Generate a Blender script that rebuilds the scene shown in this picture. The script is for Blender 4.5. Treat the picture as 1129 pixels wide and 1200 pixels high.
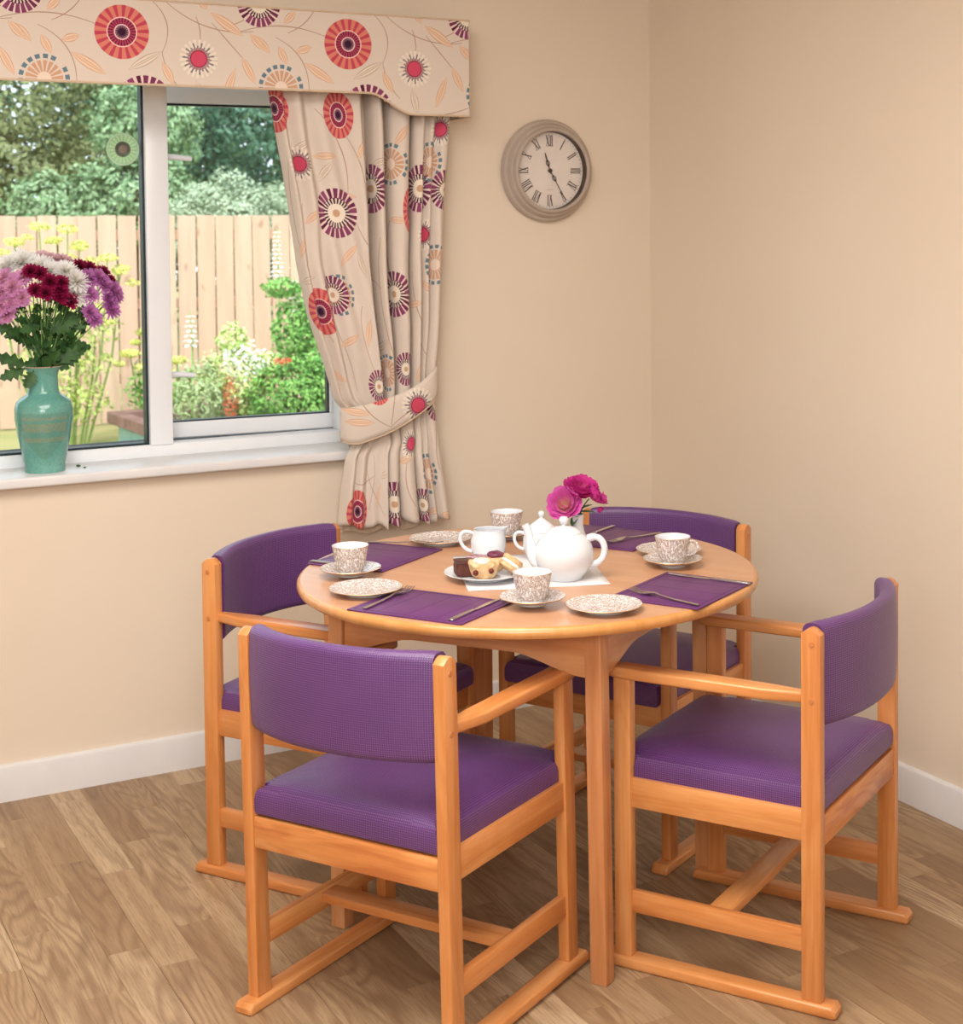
import bpy, bmesh, math, random
from math import sin, cos, pi, radians, atan2, sqrt, exp
from mathutils import Vector, Matrix

# ------------------------------------------------------------------ clear
for o in list(bpy.data.objects):
    bpy.data.objects.remove(o, do_unlink=True)
SC = bpy.context.scene
COL = SC.collection

# ------------------------------------------------------------------ camera
cam_d = bpy.data.cameras.new('camera')
cam = bpy.data.objects.new('camera', cam_d)
COL.objects.link(cam)
cam_d.sensor_fit = 'HORIZONTAL'
cam_d.sensor_width = 36.0
cam_d.lens = 1814.75 * 36.0 / 1129.0
cam_d.shift_x = -(678.07 - 564.5) / 1129.0
cam_d.shift_y = -(600.0 - 340.87) / 1129.0
cam_d.clip_start = 0.05
cam_d.clip_end = 200
cam_d.dof.use_dof = True
cam_d.dof.focus_distance = 3.4
cam_d.dof.aperture_fstop = 8.0
_y, _p, _r = 1.04962362, -0.0426100571, -0.00786527
fw = Vector((cos(_y) * cos(_p), sin(_y) * cos(_p), sin(_p)))
rt0 = Vector((sin(_y), -cos(_y), 0))
up0 = rt0.cross(fw)
rt = rt0 * cos(_r) + up0 * sin(_r)
up = -rt0 * sin(_r) + up0 * cos(_r)
M = Matrix((rt, up, -fw)).transposed().to_4x4()
M.translation = Vector((-2.75976, -4.326, 1.53217))
cam.matrix_world = M
SC.camera = cam

# ------------------------------------------------------------------ view / exposure
SC.view_settings.view_transform = 'Standard'
SC.view_settings.look = 'None'
SC.view_settings.gamma = 1.0
SC.view_settings.use_curve_mapping = False
SC.view_settings.exposure = 0.20

# ------------------------------------------------------------------ world
w = bpy.data.worlds.new('world')
SC.world = w
w.use_nodes = True
nt = w.node_tree
bg = nt.nodes['Background']
bg.inputs['Color'].default_value = (0.80, 0.90, 1.0, 1)
bg.inputs['Strength'].default_value = 2.2

# ------------------------------------------------------------------ sun (behind the house, high, falls on garden only)
sd = bpy.data.lights.new('sun', 'SUN')
sd.energy = 2.6
sd.angle = radians(9)
sd.color = (1.0, 0.96, 0.92)
so = bpy.data.objects.new('sun', sd)
COL.objects.link(so)
so.rotation_euler = Vector((0.35, 0.62, -0.80)).to_track_quat('-Z', 'Y').to_euler()

# ------------------------------------------------------------------ room lights
def area(name, loc, size, energy, color, target=None, sy=None):
    d = bpy.data.lights.new(name, 'AREA')
    d.energy = energy
    d.color = color
    d.size = size
    if sy:
        d.shape = 'RECTANGLE'
        d.size_y = sy
    o = bpy.data.objects.new(name, d)
    COL.objects.link(o)
    o.location = loc
    if target is not None:
        o.rotation_euler = (Vector(target) - Vector(loc)).to_track_quat('-Z', 'Y').to_euler()
    return o
area('ceiling_fill_light', (-2.2, -2.2, 2.42), 1.6, 60, (1.0, 0.95, 0.89))  # unseen fill light added under the ceiling to brighten the room
area('flash_bounce_light', (-3.3, -4.9, 2.40), 1.8, 112, (1.0, 0.975, 0.95), target=(-1.4, -1.2, 0.6))
pl = area('window_portal', (-2.05, 0.36, 1.40), 2.2, 1, (1, 1, 1), target=(-2.05, -2, 1.40), sy=1.15)
pl.data.cycles.is_portal = True

# ------------------------------------------------------------------ node helpers
def srgb(r, g, b):
    f = lambda c: (c / 255 / 12.92) if c / 255 <= 0.04045 else ((c / 255 + 0.055) / 1.055) ** 2.4
    return (f(r), f(g), f(b), 1.0)

class S:
    """socket expression -> math nodes"""
    def __init__(s, t, k):
        s.t, s.k = t, k
    def _m(s, op, *a):
        n = s.t.nodes.new('ShaderNodeMath')
        n.operation = op
        for i, v in enumerate((s,) + a):
            if isinstance(v, S):
                s.t.links.new(v.k, n.inputs[i])
            else:
                n.inputs[i].default_value = float(v)
        return S(s.t, n.outputs[0])
    def __add__(s, o): return s._m('ADD', o)
    def __sub__(s, o): return s._m('SUBTRACT', o)
    def __mul__(s, o): return s._m('MULTIPLY', o)
    def __truediv__(s, o): return s._m('DIVIDE', o)
    def lt(s, o): return s._m('LESS_THAN', o)
    def gt(s, o): return s._m('GREATER_THAN', o)
    def abs(s): return s._m('ABSOLUTE')
    def frac(s): return s._m('FRACT')
    def sqrt(s): return s._m('SQRT')
    def sin(s): return s._m('SINE')
    def cos(s): return s._m('COSINE')
    def floor(s): return s._m('FLOOR')
    def min(s, o): return s._m('MINIMUM', o)
    def max(s, o): return s._m('MAXIMUM', o)
    def atan2(s, o): return s._m('ARCTAN2', o)
    def pow(s, o): return s._m('POWER', o)
    def clamp(s):
        r = s._m('ADD', 0.0)
        r.k.node.use_clamp = True
        return r

def mixc(t, fac, a, b, mode='MIX'):
    n = t.nodes.new('ShaderNodeMix')
    n.data_type = 'RGBA'
    n.blend_type = mode
    for idx, v in ((0, fac), (6, a), (7, b)):
        if isinstance(v, S):
            t.links.new(v.k, n.inputs[idx])
        elif idx == 0:
            n.inputs[0].default_value = v
        else:
            n.inputs[idx].default_value = v
    return S(t, n.outputs[2])

def noise(t, vec, scale, detail=3, rough=0.5, dist=0.0):
    n = t.nodes.new('ShaderNodeTexNoise')
    n.inputs['Scale'].default_value = scale
    n.inputs['Detail'].default_value = detail
    n.inputs['Roughness'].default_value = rough
    n.inputs['Distortion'].default_value = dist
    if vec is not None:
        t.links.new(vec.k, n.inputs['Vector'])
    return S(t, n.outputs['Fac'])

def ramp(t, fac, stops):
    n = t.nodes.new('ShaderNodeValToRGB')
    el = n.color_ramp.elements
    while len(el) < len(stops):
        el.new(0.5)
    for e, (p, c) in zip(el, stops):
        e.position = p
        e.color = c
    t.links.new(fac.k, n.inputs[0])
    return S(t, n.outputs[0])

def coord(t, kind):
    n = t.nodes.new('ShaderNodeTexCoord')
    return S(t, n.outputs[kind])

def mapping(t, vec, scale=(1, 1, 1), loc=(0, 0, 0), rot=(0, 0, 0)):
    n = t.nodes.new('ShaderNodeMapping')
    n.inputs['Scale'].default_value = scale
    n.inputs['Rotation'].default_value = rot
    if isinstance(loc, S):
        t.links.new(loc.k, n.inputs['Location'])
    else:
        n.inputs['Location'].default_value = loc
    t.links.new(vec.k, n.inputs['Vector'])
    return S(t, n.outputs[0])

def sepxyz(t, v):
    n = t.nodes.new('ShaderNodeSeparateXYZ')
    t.links.new(v.k, n.inputs[0])
    return S(t, n.outputs[0]), S(t, n.outputs[1]), S(t, n.outputs[2])

def comb(t, x, y, z=0.0):
    n = t.nodes.new('ShaderNodeCombineXYZ')
    for i, v in enumerate((x, y, z)):
        if isinstance(v, S):
            t.links.new(v.k, n.inputs[i])
        else:
            n.inputs[i].default_value = v
    return S(t, n.outputs[0])

def objrand(t):
    n = t.nodes.new('ShaderNodeObjectInfo')
    return S(t, n.outputs['Random'])

def new_mat(name, color=None, rough=0.5, spec=0.5, metal=0.0, **kw):
    m = bpy.data.materials.new(name)
    m.use_nodes = True
    t = m.node_tree
    b = t.nodes['Principled BSDF']
    b.inputs['Roughness'].default_value = rough
    b.inputs['Metallic'].default_value = metal
    b.inputs['Specular IOR Level'].default_value = spec
    if isinstance(color, tuple):
        b.inputs['Base Color'].default_value = color
    for k, v in kw.items():
        b.inputs[k].default_value = v
    return m, t, b

def setc(t, b, s, name='Base Color'):
    t.links.new(s.k, b.inputs[name])

def bump(t, b, h, strength=0.3, dist=0.002):
    n = t.nodes.new('ShaderNodeBump')
    n.inputs['Strength'].default_value = strength
    n.inputs['Distance'].default_value = dist
    t.links.new(h.k, n.inputs['Height'])
    t.links.new(n.outputs[0], b.inputs['Normal'])

def mottled(name, c1, c2, scale=6, rough=0.5, spec=0.4, bmp=None, kind='Object', **kw):
    m, t, b = new_mat(name, None, rough, spec, **kw)
    v = coord(t, kind)
    f = noise(t, v, scale, 4)
    setc(t, b, ramp(t, f, [(0.35, c1), (0.65, c2)]))
    if bmp:
        bump(t, b, noise(t, v, bmp[0], 3), bmp[1], 0.002)
    return m

# ------------------------------------------------------------------ materials
MAT = {}
MAT['wall'] = mottled('wall_paint', srgb(229, 214, 195), srgb(232, 218, 200), 1.5, 0.75, 0.25, bmp=(220, 0.06))
MAT['white_paint'] = mottled('white_gloss_paint', srgb(226, 226, 228), srgb(232, 232, 233), 8, 0.35, 0.5, bmp=(25, 0.05))
MAT['ceiling'] = mottled('ceiling_paint', srgb(238, 234, 226), srgb(242, 238, 231), 3, 0.9, 0.2)
MAT['upvc'] = mottled('window_plastic', srgb(238, 242, 248), srgb(242, 245, 250), 5, 0.28, 0.5)
MAT['gasket'] = mottled('black_gasket', srgb(16, 34, 40), srgb(22, 44, 50), 20, 0.45)
MAT['dark'] = mottled('gap_shade', srgb(30, 36, 38), srgb(38, 44, 46), 20, 0.8)  # shade of the gap under the sash, put into the colour

def wood_mat(name, c_lo, c_mid, c_hi, rough=0.38, gs=1.0, ring=0.5):
    m, t, b = new_mat(name, None, rough, 0.45)
    uv = coord(t, 'UV')
    r = objrand(t)
    off = comb(t, r * 13.7, r * 7.3, r * 3.1)
    n = t.nodes.new('ShaderNodeVectorMath')
    n.operation = 'ADD'
    t.links.new(uv.k, n.inputs[0])
    t.links.new(off.k, n.inputs[1])
    v = S(t, n.outputs[0])
    f1 = noise(t, mapping(t, v, (26 * gs, 1.6 * gs, 1)), 1.0, 4, 0.55, 0.6)
    f2 = noise(t, mapping(t, v, (240 * gs, 9 * gs, 1)), 1.0, 2, 0.5)
    f3 = noise(t, mapping(t, v, (9 * gs, 2.2 * gs, 1)), 1.0, 2, 0.5, 1.2)
    rings = (f3 * 34).sin() * 0.5 + 0.5
    f = f1 * (1 - 0.25 * ring) + rings * (0.13 * ring) + f2 * 0.18
    base = ramp(t, f, [(0.36, c_lo), (0.53, c_mid), (0.72, c_hi)])
    tint = mixc(t, r * 0.22, base, mixc(t, 1.0, base, c_lo, 'MULTIPLY'))
    setc(t, b, tint)
    b.inputs['Coat Weight'].default_value = 0.35
    b.inputs['Coat Roughness'].default_value = 0.22
    bump(t, b, f2, 0.05, 0.001)
    return m
MAT['chair_wood'] = wood_mat('beech_chair_wood', srgb(196, 122, 62), srgb(213, 142, 80), srgb(226, 162, 102))
MAT['rail_wood'] = wood_mat('figured_rail_wood', srgb(192, 114, 60), srgb(216, 142, 80), srgb(226, 160, 100), ring=1.0)
MAT['table_wood'] = wood_mat('beech_table_wood', srgb(196, 130, 80), srgb(209, 146, 95), srgb(220, 163, 114))
MAT['top_wood'] = wood_mat('table_laminate', srgb(202, 152, 114), srgb(209, 161, 123), srgb(216, 170, 134), 0.30, 0.8, 0.3)
MAT['edge_wood'] = wood_mat('table_edge_wood', srgb(198, 134, 72), srgb(210, 148, 84), srgb(219, 160, 98), 0.25, 0.6, 0.2)

def plank_mat(name, tex='UV', proc=False):
    m, t, b = new_mat(name, None, 0.42, 0.4)
    uv = coord(t, tex)
    if proc:
        x, y, z = sepxyz(t, uv)
        row = (x / 0.0815).floor()
        rr = (row * 12.9898).sin() * 43758.5453
        rr = rr.frac()
        cell = ((y + rr * 0.53) / 0.53).floor()
        r = ((row * 78.233 + cell * 37.719).sin() * 43758.5).frac()
    else:
        r = objrand(t)
    off = comb(t, r * 31.7, r * 17.3, 0)
    n = t.nodes.new('ShaderNodeVectorMath')
    n.operation = 'ADD'
    t.links.new(uv.k, n.inputs[0])
    t.links.new(off.k, n.inputs[1])
    v = S(t, n.outputs[0])
    f1 = noise(t, mapping(t, v, (30, 2.0, 1)), 1.0, 4, 0.6, 0.8)
    f2 = noise(t, mapping(t, v, (10, 1.7, 1)), 1.0, 1, 0.4, 0.5)
    rings = ((f2 * 75).sin() * 0.5 + 0.5).pow(2.0)
    sel = (r * 7.13).frac().gt(0.45)
    f3 = noise(t, mapping(t, v, (300, 14, 1)), 1.0, 2, 0.5)
    base = ramp(t, r, [(0.0, srgb(150, 121, 90)), (0.2, srgb(171, 142, 109)), (0.45, srgb(184, 157, 124)),
                       (0.7, srgb(163, 134, 101)), (0.85, srgb(193, 167, 134)), (1.0, srgb(205, 181, 149))])
    g1 = mixc(t, (f1 - 0.45).max(0.0) * 3.0, base, srgb(138, 108, 80))
    g2 = mixc(t, rings * sel * 0.50, g1, srgb(120, 90, 64))
    g3 = mixc(t, (f3 - 0.48).max(0.0) * 2.2, g2, srgb(122, 92, 66))
    kn = noise(t, mapping(t, v, (9, 4.5, 1)), 1.0, 1, 0.4, 0.3)
    g4 = mixc(t, (kn - 0.70).max(0.0) * 5.0, g3, srgb(96, 66, 46))
    setc(t, b, g4)
    bump(t, b, f3, 0.10, 0.001)
    return m
MAT['plank'] = plank_mat('vinyl_oak_plank')
MAT['plank_far'] = plank_mat('vinyl_oak_far', 'Object', True)

# purple woven cushion cloth
def purple():
    m, t, b = new_mat('purple_woven_cloth', None, 0.42, 0.7)
    uv = coord(t, 'UV')
    x, y, z = sepxyz(t, uv)
    P = 0.0043
    sx = (x * (2 * pi / P)).sin() * 0.5 + 0.5
    sy = (y * (2 * pi / P)).sin() * 0.5 + 0.5
    d = sx * sy
    n = noise(t, uv, 9, 3)
    base = ramp(t, n, [(0.3, srgb(78, 42, 100)), (0.7, srgb(88, 48, 108))])
    c = mixc(t, (d - 0.35).max(0.0) * 1.5, base, srgb(150, 104, 172))
    setc(t, b, c)
    b.inputs['Sheen Weight'].default_value = 0.10
    b.inputs['Sheen Roughness'].default_value = 0.4
    b.inputs['Sheen Tint'].default_value = (0.75, 0.75, 1.0, 1)
    bump(t, b, d, 0.4, 0.0008)
    return m
MAT['purple'] = purple()
def mat_leather():
    m, t, b = new_mat('placemat_leather', None, 0.42, 0.45)
    v = coord(t, 'Object')
    f = noise(t, v, 14, 3)
    setc(t, b, ramp(t, f, [(0.3, srgb(92, 44, 98)), (0.7, srgb(102, 52, 108))]))
    bump(t, b, noise(t, v, 900, 2), 0.12, 0.0006)
    return m
MAT['placemat'] = mat_leather()
MAT['stitch'] = mottled('placemat_stitch', srgb(80, 38, 90), srgb(84, 40, 94), 20, 0.6)
MAT['porcelain'] = mottled('white_porcelain', srgb(218, 222, 228), srgb(222, 226, 232), 6, 0.12, 0.6)
MAT['napkin'] = mottled('paper_napkin', srgb(222, 220, 220), srgb(229, 227, 228), 12, 0.85, 0.2, bmp=(260, 0.15))
MAT['steel'] = mottled('cutlery_steel', srgb(200, 198, 198), srgb(212, 210, 210), 30, 0.2, 0.5, metal=1.0)
MAT['steel2'] = mottled('dark_steel', srgb(120, 114, 116), srgb(136, 130, 130), 30, 0.28, 0.5, metal=1.0)

def chintz():
    m, t, b = new_mat('gold_chintz_china', None, 0.14, 0.6)
    v = mapping(t, coord(t, 'Object'), (1.25, 1.25, .62))
    n = t.nodes.new('ShaderNodeTexVoronoi')
    n.feature = 'DISTANCE_TO_EDGE'
    n.inputs['Scale'].default_value = 330
    nd = t.nodes.new('ShaderNodeTexNoise')
    nd.inputs['Scale'].default_value = 160
    t.links.new(v.k, nd.inputs['Vector'])
    mx = t.nodes.new('ShaderNodeMix')
    mx.data_type = 'VECTOR'
    mx.inputs[0].default_value = 0.008
    t.links.new(v.k, mx.inputs[4])
    t.links.new(nd.outputs['Color'], mx.inputs[5])
    t.links.new(mx.outputs[1], n.inputs['Vector'])
    e = S(t, n.outputs['Distance'])
    n2 = noise(t, v, 330, 1, 0.5, 1.0)
    line = e.lt(0.11).max((n2 - 0.5).abs().lt(0.035))
    mask = noise(t, v, 170, 1).gt(0.44)
    body = mixc(t, line * mask * 0.85, srgb(228, 224, 223), srgb(150, 122, 104))
    setc(t, b, body)
    return m
MAT['chintz'] = chintz()
MAT['gilt'] = mottled('gilt_rim', srgb(206, 160, 110), srgb(216, 172, 122), 30, 0.3, 0.5, metal=0.6)

# ------------------------------------------------------------------ curtain fabric: printed motifs in nodes
FAB = srgb(220, 208, 197)
def grp(name, build):
    g = bpy.data.node_groups.new(name, 'ShaderNodeTree')
    for nm, ty in (('UV', 'NodeSocketVector'), ('CX', 'NodeSocketFloat'), ('CY', 'NodeSocketFloat'),
                   ('RX', 'NodeSocketFloat'), ('RY', 'NodeSocketFloat'), ('A', 'NodeSocketFloat'), ('Base', 'NodeSocketColor')):
        g.interface.new_socket(nm, in_out='INPUT', socket_type=ty)
    g.interface.new_socket('Color', in_out='OUTPUT', socket_type='NodeSocketColor')
    gi = g.nodes.new('NodeGroupInput')
    go = g.nodes.new('NodeGroupOutput')
    I = {k: S(g, gi.outputs[k]) for k in ('UV', 'CX', 'CY', 'RX', 'RY', 'A', 'Base')}
    x, y, z = sepxyz(g, I['UV'])
    dx, dy = x - I['CX'], y - I['CY']
    out = build(g, dx, dy, I)
    g.links.new(out.k, go.inputs[0])
    return g

def wheelvars(dx, dy, I):
    a, c = dx / I['RX'], dy / I['RY']
    r = (a * a + c * c).sqrt()
    th = c.atan2(a) / (2 * pi) + 1.0
    return r, th
def ring(r, a, b): return r.gt(a) * r.lt(b)
def g_red(g, dx, dy, I):
    r, th = wheelvars(dx, dy, I)
    s = (th * 18).frac()
    col = I['Base']
    col = mixc(g, r.lt(1.0), col, srgb(216, 130, 114))
    col = mixc(g, ring(r, 0.5, 1.0) * s.lt(0.45), col, srgb(194, 72, 92))
    col = mixc(g, r.lt(0.56), col, srgb(238, 206, 196))
    col = mixc(g, r.lt(0.52), col, srgb(186, 72, 98))
    col = mixc(g, ring(r, 0.30, 0.52) * (th * 26).frac().lt(0.55), col, srgb(112, 34, 66))
    col = mixc(g, r.lt(0.29), col, srgb(232, 206, 206))
    col = mixc(g, r.lt(0.25), col, srgb(158, 110, 128))
    col = mixc(g, r.lt((th * 17).frac() * 0.14 + 0.12), col, srgb(58, 26, 50))
    return col
def g_pink(g, dx, dy, I):
    r, th = wheelvars(dx, dy, I)
    col = I['Base']
    s = (th * 22).frac()
    col = mixc(g, ring(r, 0.6, 1.0) * s.lt(0.5), col, srgb(233, 222, 208))
    s2 = (th * 22 + 0.5).frac()
    lim = (th * 11).frac().lt(0.5) * 0.15 + 0.68
    col = mixc(g, ring(r, 0.42, 1.0) * r.lt(lim) * s2.lt(0.42), col, srgb(122, 120, 126))
    col = mixc(g, ring(r, 0.40, 0.58) * s.lt(0.35), col, srgb(176, 66, 92))
    col = mixc(g, r.lt(0.45), col, srgb(140, 40, 70))
    col = mixc(g, r.lt(0.40), col, srgb(206, 78, 106))
    return col
def g_blue(g, dx, dy, I):
    r, th = wheelvars(dx, dy, I)
    s = (th * 18).frac()
    col = I['Base']
    col = mixc(g, ring(r, 0.2, 0.74) * s.lt(0.66), col, srgb(204, 160, 130))
    col = mixc(g, r.lt(0.28), col, srgb(230, 212, 196))
    blk = (th * 18).floor()
    keep = ((blk * 12.9).sin() * 437.5).frac().gt(0.22)
    col = mixc(g, ring(r, 0.82, 1.0) * s.lt(0.62) * keep, col, srgb(104, 128, 142))
    return col
def g_purp(g, dx, dy, I):
    r, th = wheelvars(dx, dy, I)
    s = (th * 22).frac()
    blk = (th * 22).floor()
    rnd = ((blk * 17.3).sin() * 437.5).frac()
    col = I['Base']
    col = mixc(g, r.lt(1.0) * r.gt(0.5), col, srgb(230, 206, 200))
    cc = mixc(g, rnd, srgb(84, 26, 56), srgb(146, 74, 112))
    col = mixc(g, ring(r, 0.60, 1.0) * s.lt(rnd * 0.3 + 0.52), col, cc)
    col = mixc(g, ring(r, 0.36, 0.62) * (th * 24).frac().lt(0.5), col, srgb(56, 26, 42))
    col = mixc(g, r.lt(0.38), col, srgb(234, 222, 206))
    col = mixc(g, r.lt(0.15), col, srgb(200, 162, 130))
    return col
def rotd(dx, dy, I):
    c, s = I['A'].cos(), I['A'].sin()
    return dx * c + dy * s, dy * c - dx * s
def g_leaf(fillc, linec):
    def f(g, dx, dy, I):
        a, b = rotd(dx, dy, I)
        q = a / I['RX']
        h = (1 - 0.0) 
        prof = (q * q * -1.0 + 1.0).max(0.0)
        bb = (b / I['RY']).abs() / prof.max(0.001)
        ins = bb.lt(1.0) * q.abs().lt(1.0)
        col = mixc(g, ins * 0.85, I['Base'], linec)
        col = mixc(g, bb.lt(0.80) * q.abs().lt(0.93), col, fillc)
        col = mixc(g, (bb - 0.22).abs().lt(0.10) * q.abs().lt(0.9) * 0.7, col, linec)
        return col
    return f
def g_stem(g, dx, dy, I):
    a, b = rotd(dx, dy, I)
    e = (b - a * a * I['RY']).abs()
    w = a.abs() / I['RX'] * -0.0006 + 0.0016
    return mixc(g, e.lt(w) * a.abs().lt(I['RX']) * 0.85, I['Base'], srgb(172, 136, 116))
GR = {'R': grp('motif_red', g_red), 'P': grp('motif_pink', g_pink), 'B': grp('motif_blue', g_blue), 'D': grp('motif_purple', g_purp),
      'L': grp('motif_leaf', g_leaf(srgb(230, 203, 178), srgb(204, 150, 118))),
      'W': grp('motif_pale_leaf', g_leaf(srgb(228, 214, 198), srgb(170, 146, 132))),
      'S': grp('motif_stem', g_stem)}

def fabric(name, motifs, tile=None):
    m, t, b = new_mat(name, None, 0.85, 0.15)
    uv = coord(t, 'UV')
    vec = uv
    if tile:
        x, y, z = sepxyz(t, uv)
        x = ((x / tile).frac()) * tile
        vec = comb(t, x, y, 0.0)
    wv = noise(t, mapping(t, uv, (900, 60, 1)), 1.0, 2)
    col = mixc(t, wv * 0.35, FAB, srgb(212, 194, 178))
    for (k, cx, cy, rx, ry, a) in motifs:
        n = t.nodes.new('ShaderNodeGroup')
        n.node_tree = GR[k]
        t.links.new(vec.k, n.inputs['UV'])
        for nm, v in (('CX', cx), ('CY', cy), ('RX', rx), ('RY', ry), ('A', a)):
            n.inputs[nm].default_value = v
        t.links.new(col.k, n.inputs['Base'])
        col = S(t, n.outputs[0])
    setc(t, b, col)
    b.inputs['Sheen Weight'].default_value = 0.1
    bump(t, b, noise(t, mapping(t, uv, (700, 700, 1)), 1.0, 1), 0.12, 0.0006)
    return m

# pattern tile 0.632 wide, coordinates (u from 0 at X=-2.08, z metres)
def lf(x0, z0, x1, z1, k='L', wd=0.011):
    return (k, (x0 + x1) / 2, (z0 + z1) / 2, sqrt((x1 - x0) ** 2 + (z1 - z0) ** 2) / 2, wd, atan2(z1 - z0, x1 - x0))
def stem(x0, z0, x1, z1, sag):
    L = sqrt((x1 - x0) ** 2 + (z1 - z0) ** 2) / 2
    a = atan2(z1 - z0, x1 - x0)
    # b = kq*a^2 centred; shift so that the ends meet at b=0
    kq = sag / (L * L)
    cx, cz = (x0 + x1) / 2, (z0 + z1) / 2
    cx -= -sin(a) * sag
    cz -= cos(a) * sag
    return ('S', cx, cz, L, kq, a)
VT = 0.632
TM = []
def wrapadd(lst):
    for mm in lst:
        TM.append(mm)
        ext = max(mm[3], 0.03)
        if mm[1] - ext < 0: TM.append((mm[0], mm[1] + VT) + mm[2:])
        if mm[1] + ext > VT: TM.append((mm[0], mm[1] - VT) + mm[2:])
X0 = -2.08
def T(mm):
    return (mm[0], mm[1] - X0) + mm[2:]
wrapadd([T(q) for q in [
    stem(-2.07, 2.066, -1.826, 2.066, -0.022), stem(-1.935, 2.07, -1.85, 2.15, 0.012), stem(-1.97, 2.056, -1.875, 1.91, -0.030),
    stem(-1.683, 2.14, -1.652, 2.0, -0.030), stem(-1.652, 2.00, -1.60, 1.90, 0.010), stem(-1.645, 2.139, -1.40, 2.069, 0.030),
    stem(-1.56, 2.10, -1.551, 2.03, -0.006), stem(-1.516, 2.085, -1.43, 1.992, 0.0), stem(-1.47, 2.08, -1.37, 2.15, 0.010),
    lf(-2.028, 2.057, -1.986, 2.012), lf(-1.962, 2.032, -1.938, 1.983), lf(-1.945, 2.095, -1.912, 2.13), lf(-1.912, 2.019, -1.865, 2.034),
    lf(-1.888, 1.99, -1.80, 1.935, 'L', 0.013), lf(-1.652, 2.002, -1.742, 1.95, 'W', 0.012), lf(-1.653, 1.975, -1.622, 1.915),
    lf(-1.519, 2.113, -1.43, 2.055, 'L', 0.014), lf(-1.41, 2.062, -1.37, 2.018, 'L'), lf(-1.435, 1.998, -1.397, 1.925),
    lf(-1.55, 2.155, -1.53, 2.12, 'L'), lf(-1.562, 1.93, -1.545, 1.855, 'W', 0.011), lf(-1.452, 1.966, -1.488, 1.875, 'L', 0.011),
    stem(-1.532, 1.852, -1.375, 1.882, 0.008),
    ('R', -1.757, 2.048, 0.071, 0.071, 0), ('P', -1.554, 1.987, 0.052, 0.052, 0), ('B', -1.956, 1.918, 0.064, 0.064, 0),
    ('D', -2.016, 2.142, 0.060, 0.060, 0), ('D', -1.700, 1.860, 0.077, 0.077, 0)]])
# wrap check of the wheel that sits at the tile seam is done in wrapadd
MAT['valance'] = fabric('printed_valance_cloth', TM, VT)

MAT['lining'] = mottled('curtain_lining', srgb(226, 208, 184), srgb(232, 216, 194), 5, 0.9, 0.1)
MAT['piping'] = mottled('cloth_piping', srgb(204, 182, 158), srgb(212, 190, 166), 30, 0.9, 0.1)

# ------------------------------------------------------------------ object helpers
def link(o, parent=None):
    COL.objects.link(o)
    if parent is not None:
        o.parent = parent
    return o
def mobj(name, bm, mat, parent=None, smooth=True, bevel=None):
    me = bpy.data.meshes.new(name)
    bm.normal_update()
    bm.to_mesh(me)
    bm.free()
    if isinstance(mat, (list, tuple)):
        for q in mat: me.materials.append(q)
    else:
        me.materials.append(mat)
    if smooth:
        for p in me.polygons: p.use_smooth = True
        try:
            me.set_sharp_from_angle(angle=radians(35))
        except Exception:
            pass
    o = bpy.data.objects.new(name, me)
    return link(o, parent)
def tag(o, label, cat=None, group=None, kind=None):
    if label: o['label'] = label
    if cat: o['category'] = cat
    if group: o['group'] = group
    if kind: o['kind'] = kind
    return o
def empty(name, loc=(0, 0, 0), rz=0.0):
    o = bpy.data.objects.new(name, None)
    o.empty_display_size = 0.1
    COL.objects.link(o)
    o.location = loc
    o.rotation_euler = (0, 0, rz)
    return o
def copy_tree(o, parent=None):
    c = o.copy()
    COL.objects.link(c)
    c.parent = parent
    for ch in list(o.children):
        copy_tree(ch, c)
    return c
def box_uv(bm, long_axis=None):
    uvl = bm.loops.layers.uv.verify()
    for f in bm.faces:
        n = f.normal
        ax = max(range(3), key=lambda i: abs(n[i]))
        o = [i for i in range(3) if i != ax]
        if long_axis is not None:
            if long_axis in o:
                v = long_axis
                u = [i for i in o if i != v][0]
            else:
                u, v = o
        else:
            u, v = o
        for l in f.loops:
            l[uvl].uv = (l.vert.co[u], l.vert.co[v])
def add_box(bm, x0, x1, y0, y1, z0, z1, bev=0.0, seg=2):
    r = bmesh.ops.create_cube(bm, size=1.0)
    vs = r['verts']
    for v in vs:
        v.co = Vector(((x0 + x1) / 2 + v.co.x * (x1 - x0), (y0 + y1) / 2 + v.co.y * (y1 - y0), (z0 + z1) / 2 + v.co.z * (z1 - z0)))
    if bev > 0:
        es = set(e for v in vs for e in v.link_edges)
        bmesh.ops.bevel(bm, geom=list(es), offset=bev, segments=seg, profile=0.5, affect='EDGES', clamp_overlap=True)
def box(name, x0, x1, y0, y1, z0, z1, mat, parent=None, bev=0.003, seg=2, la=None):
    bm = bmesh.new()
    add_box(bm, x0, x1, y0, y1, z0, z1, bev, seg)
    bm.normal_update()
    if la is None:
        d = (x1 - x0, y1 - y0, z1 - z0)
        la = max(range(3), key=lambda i: d[i])
    box_uv(bm, la)
    return mobj(name, bm, mat, parent)
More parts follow.
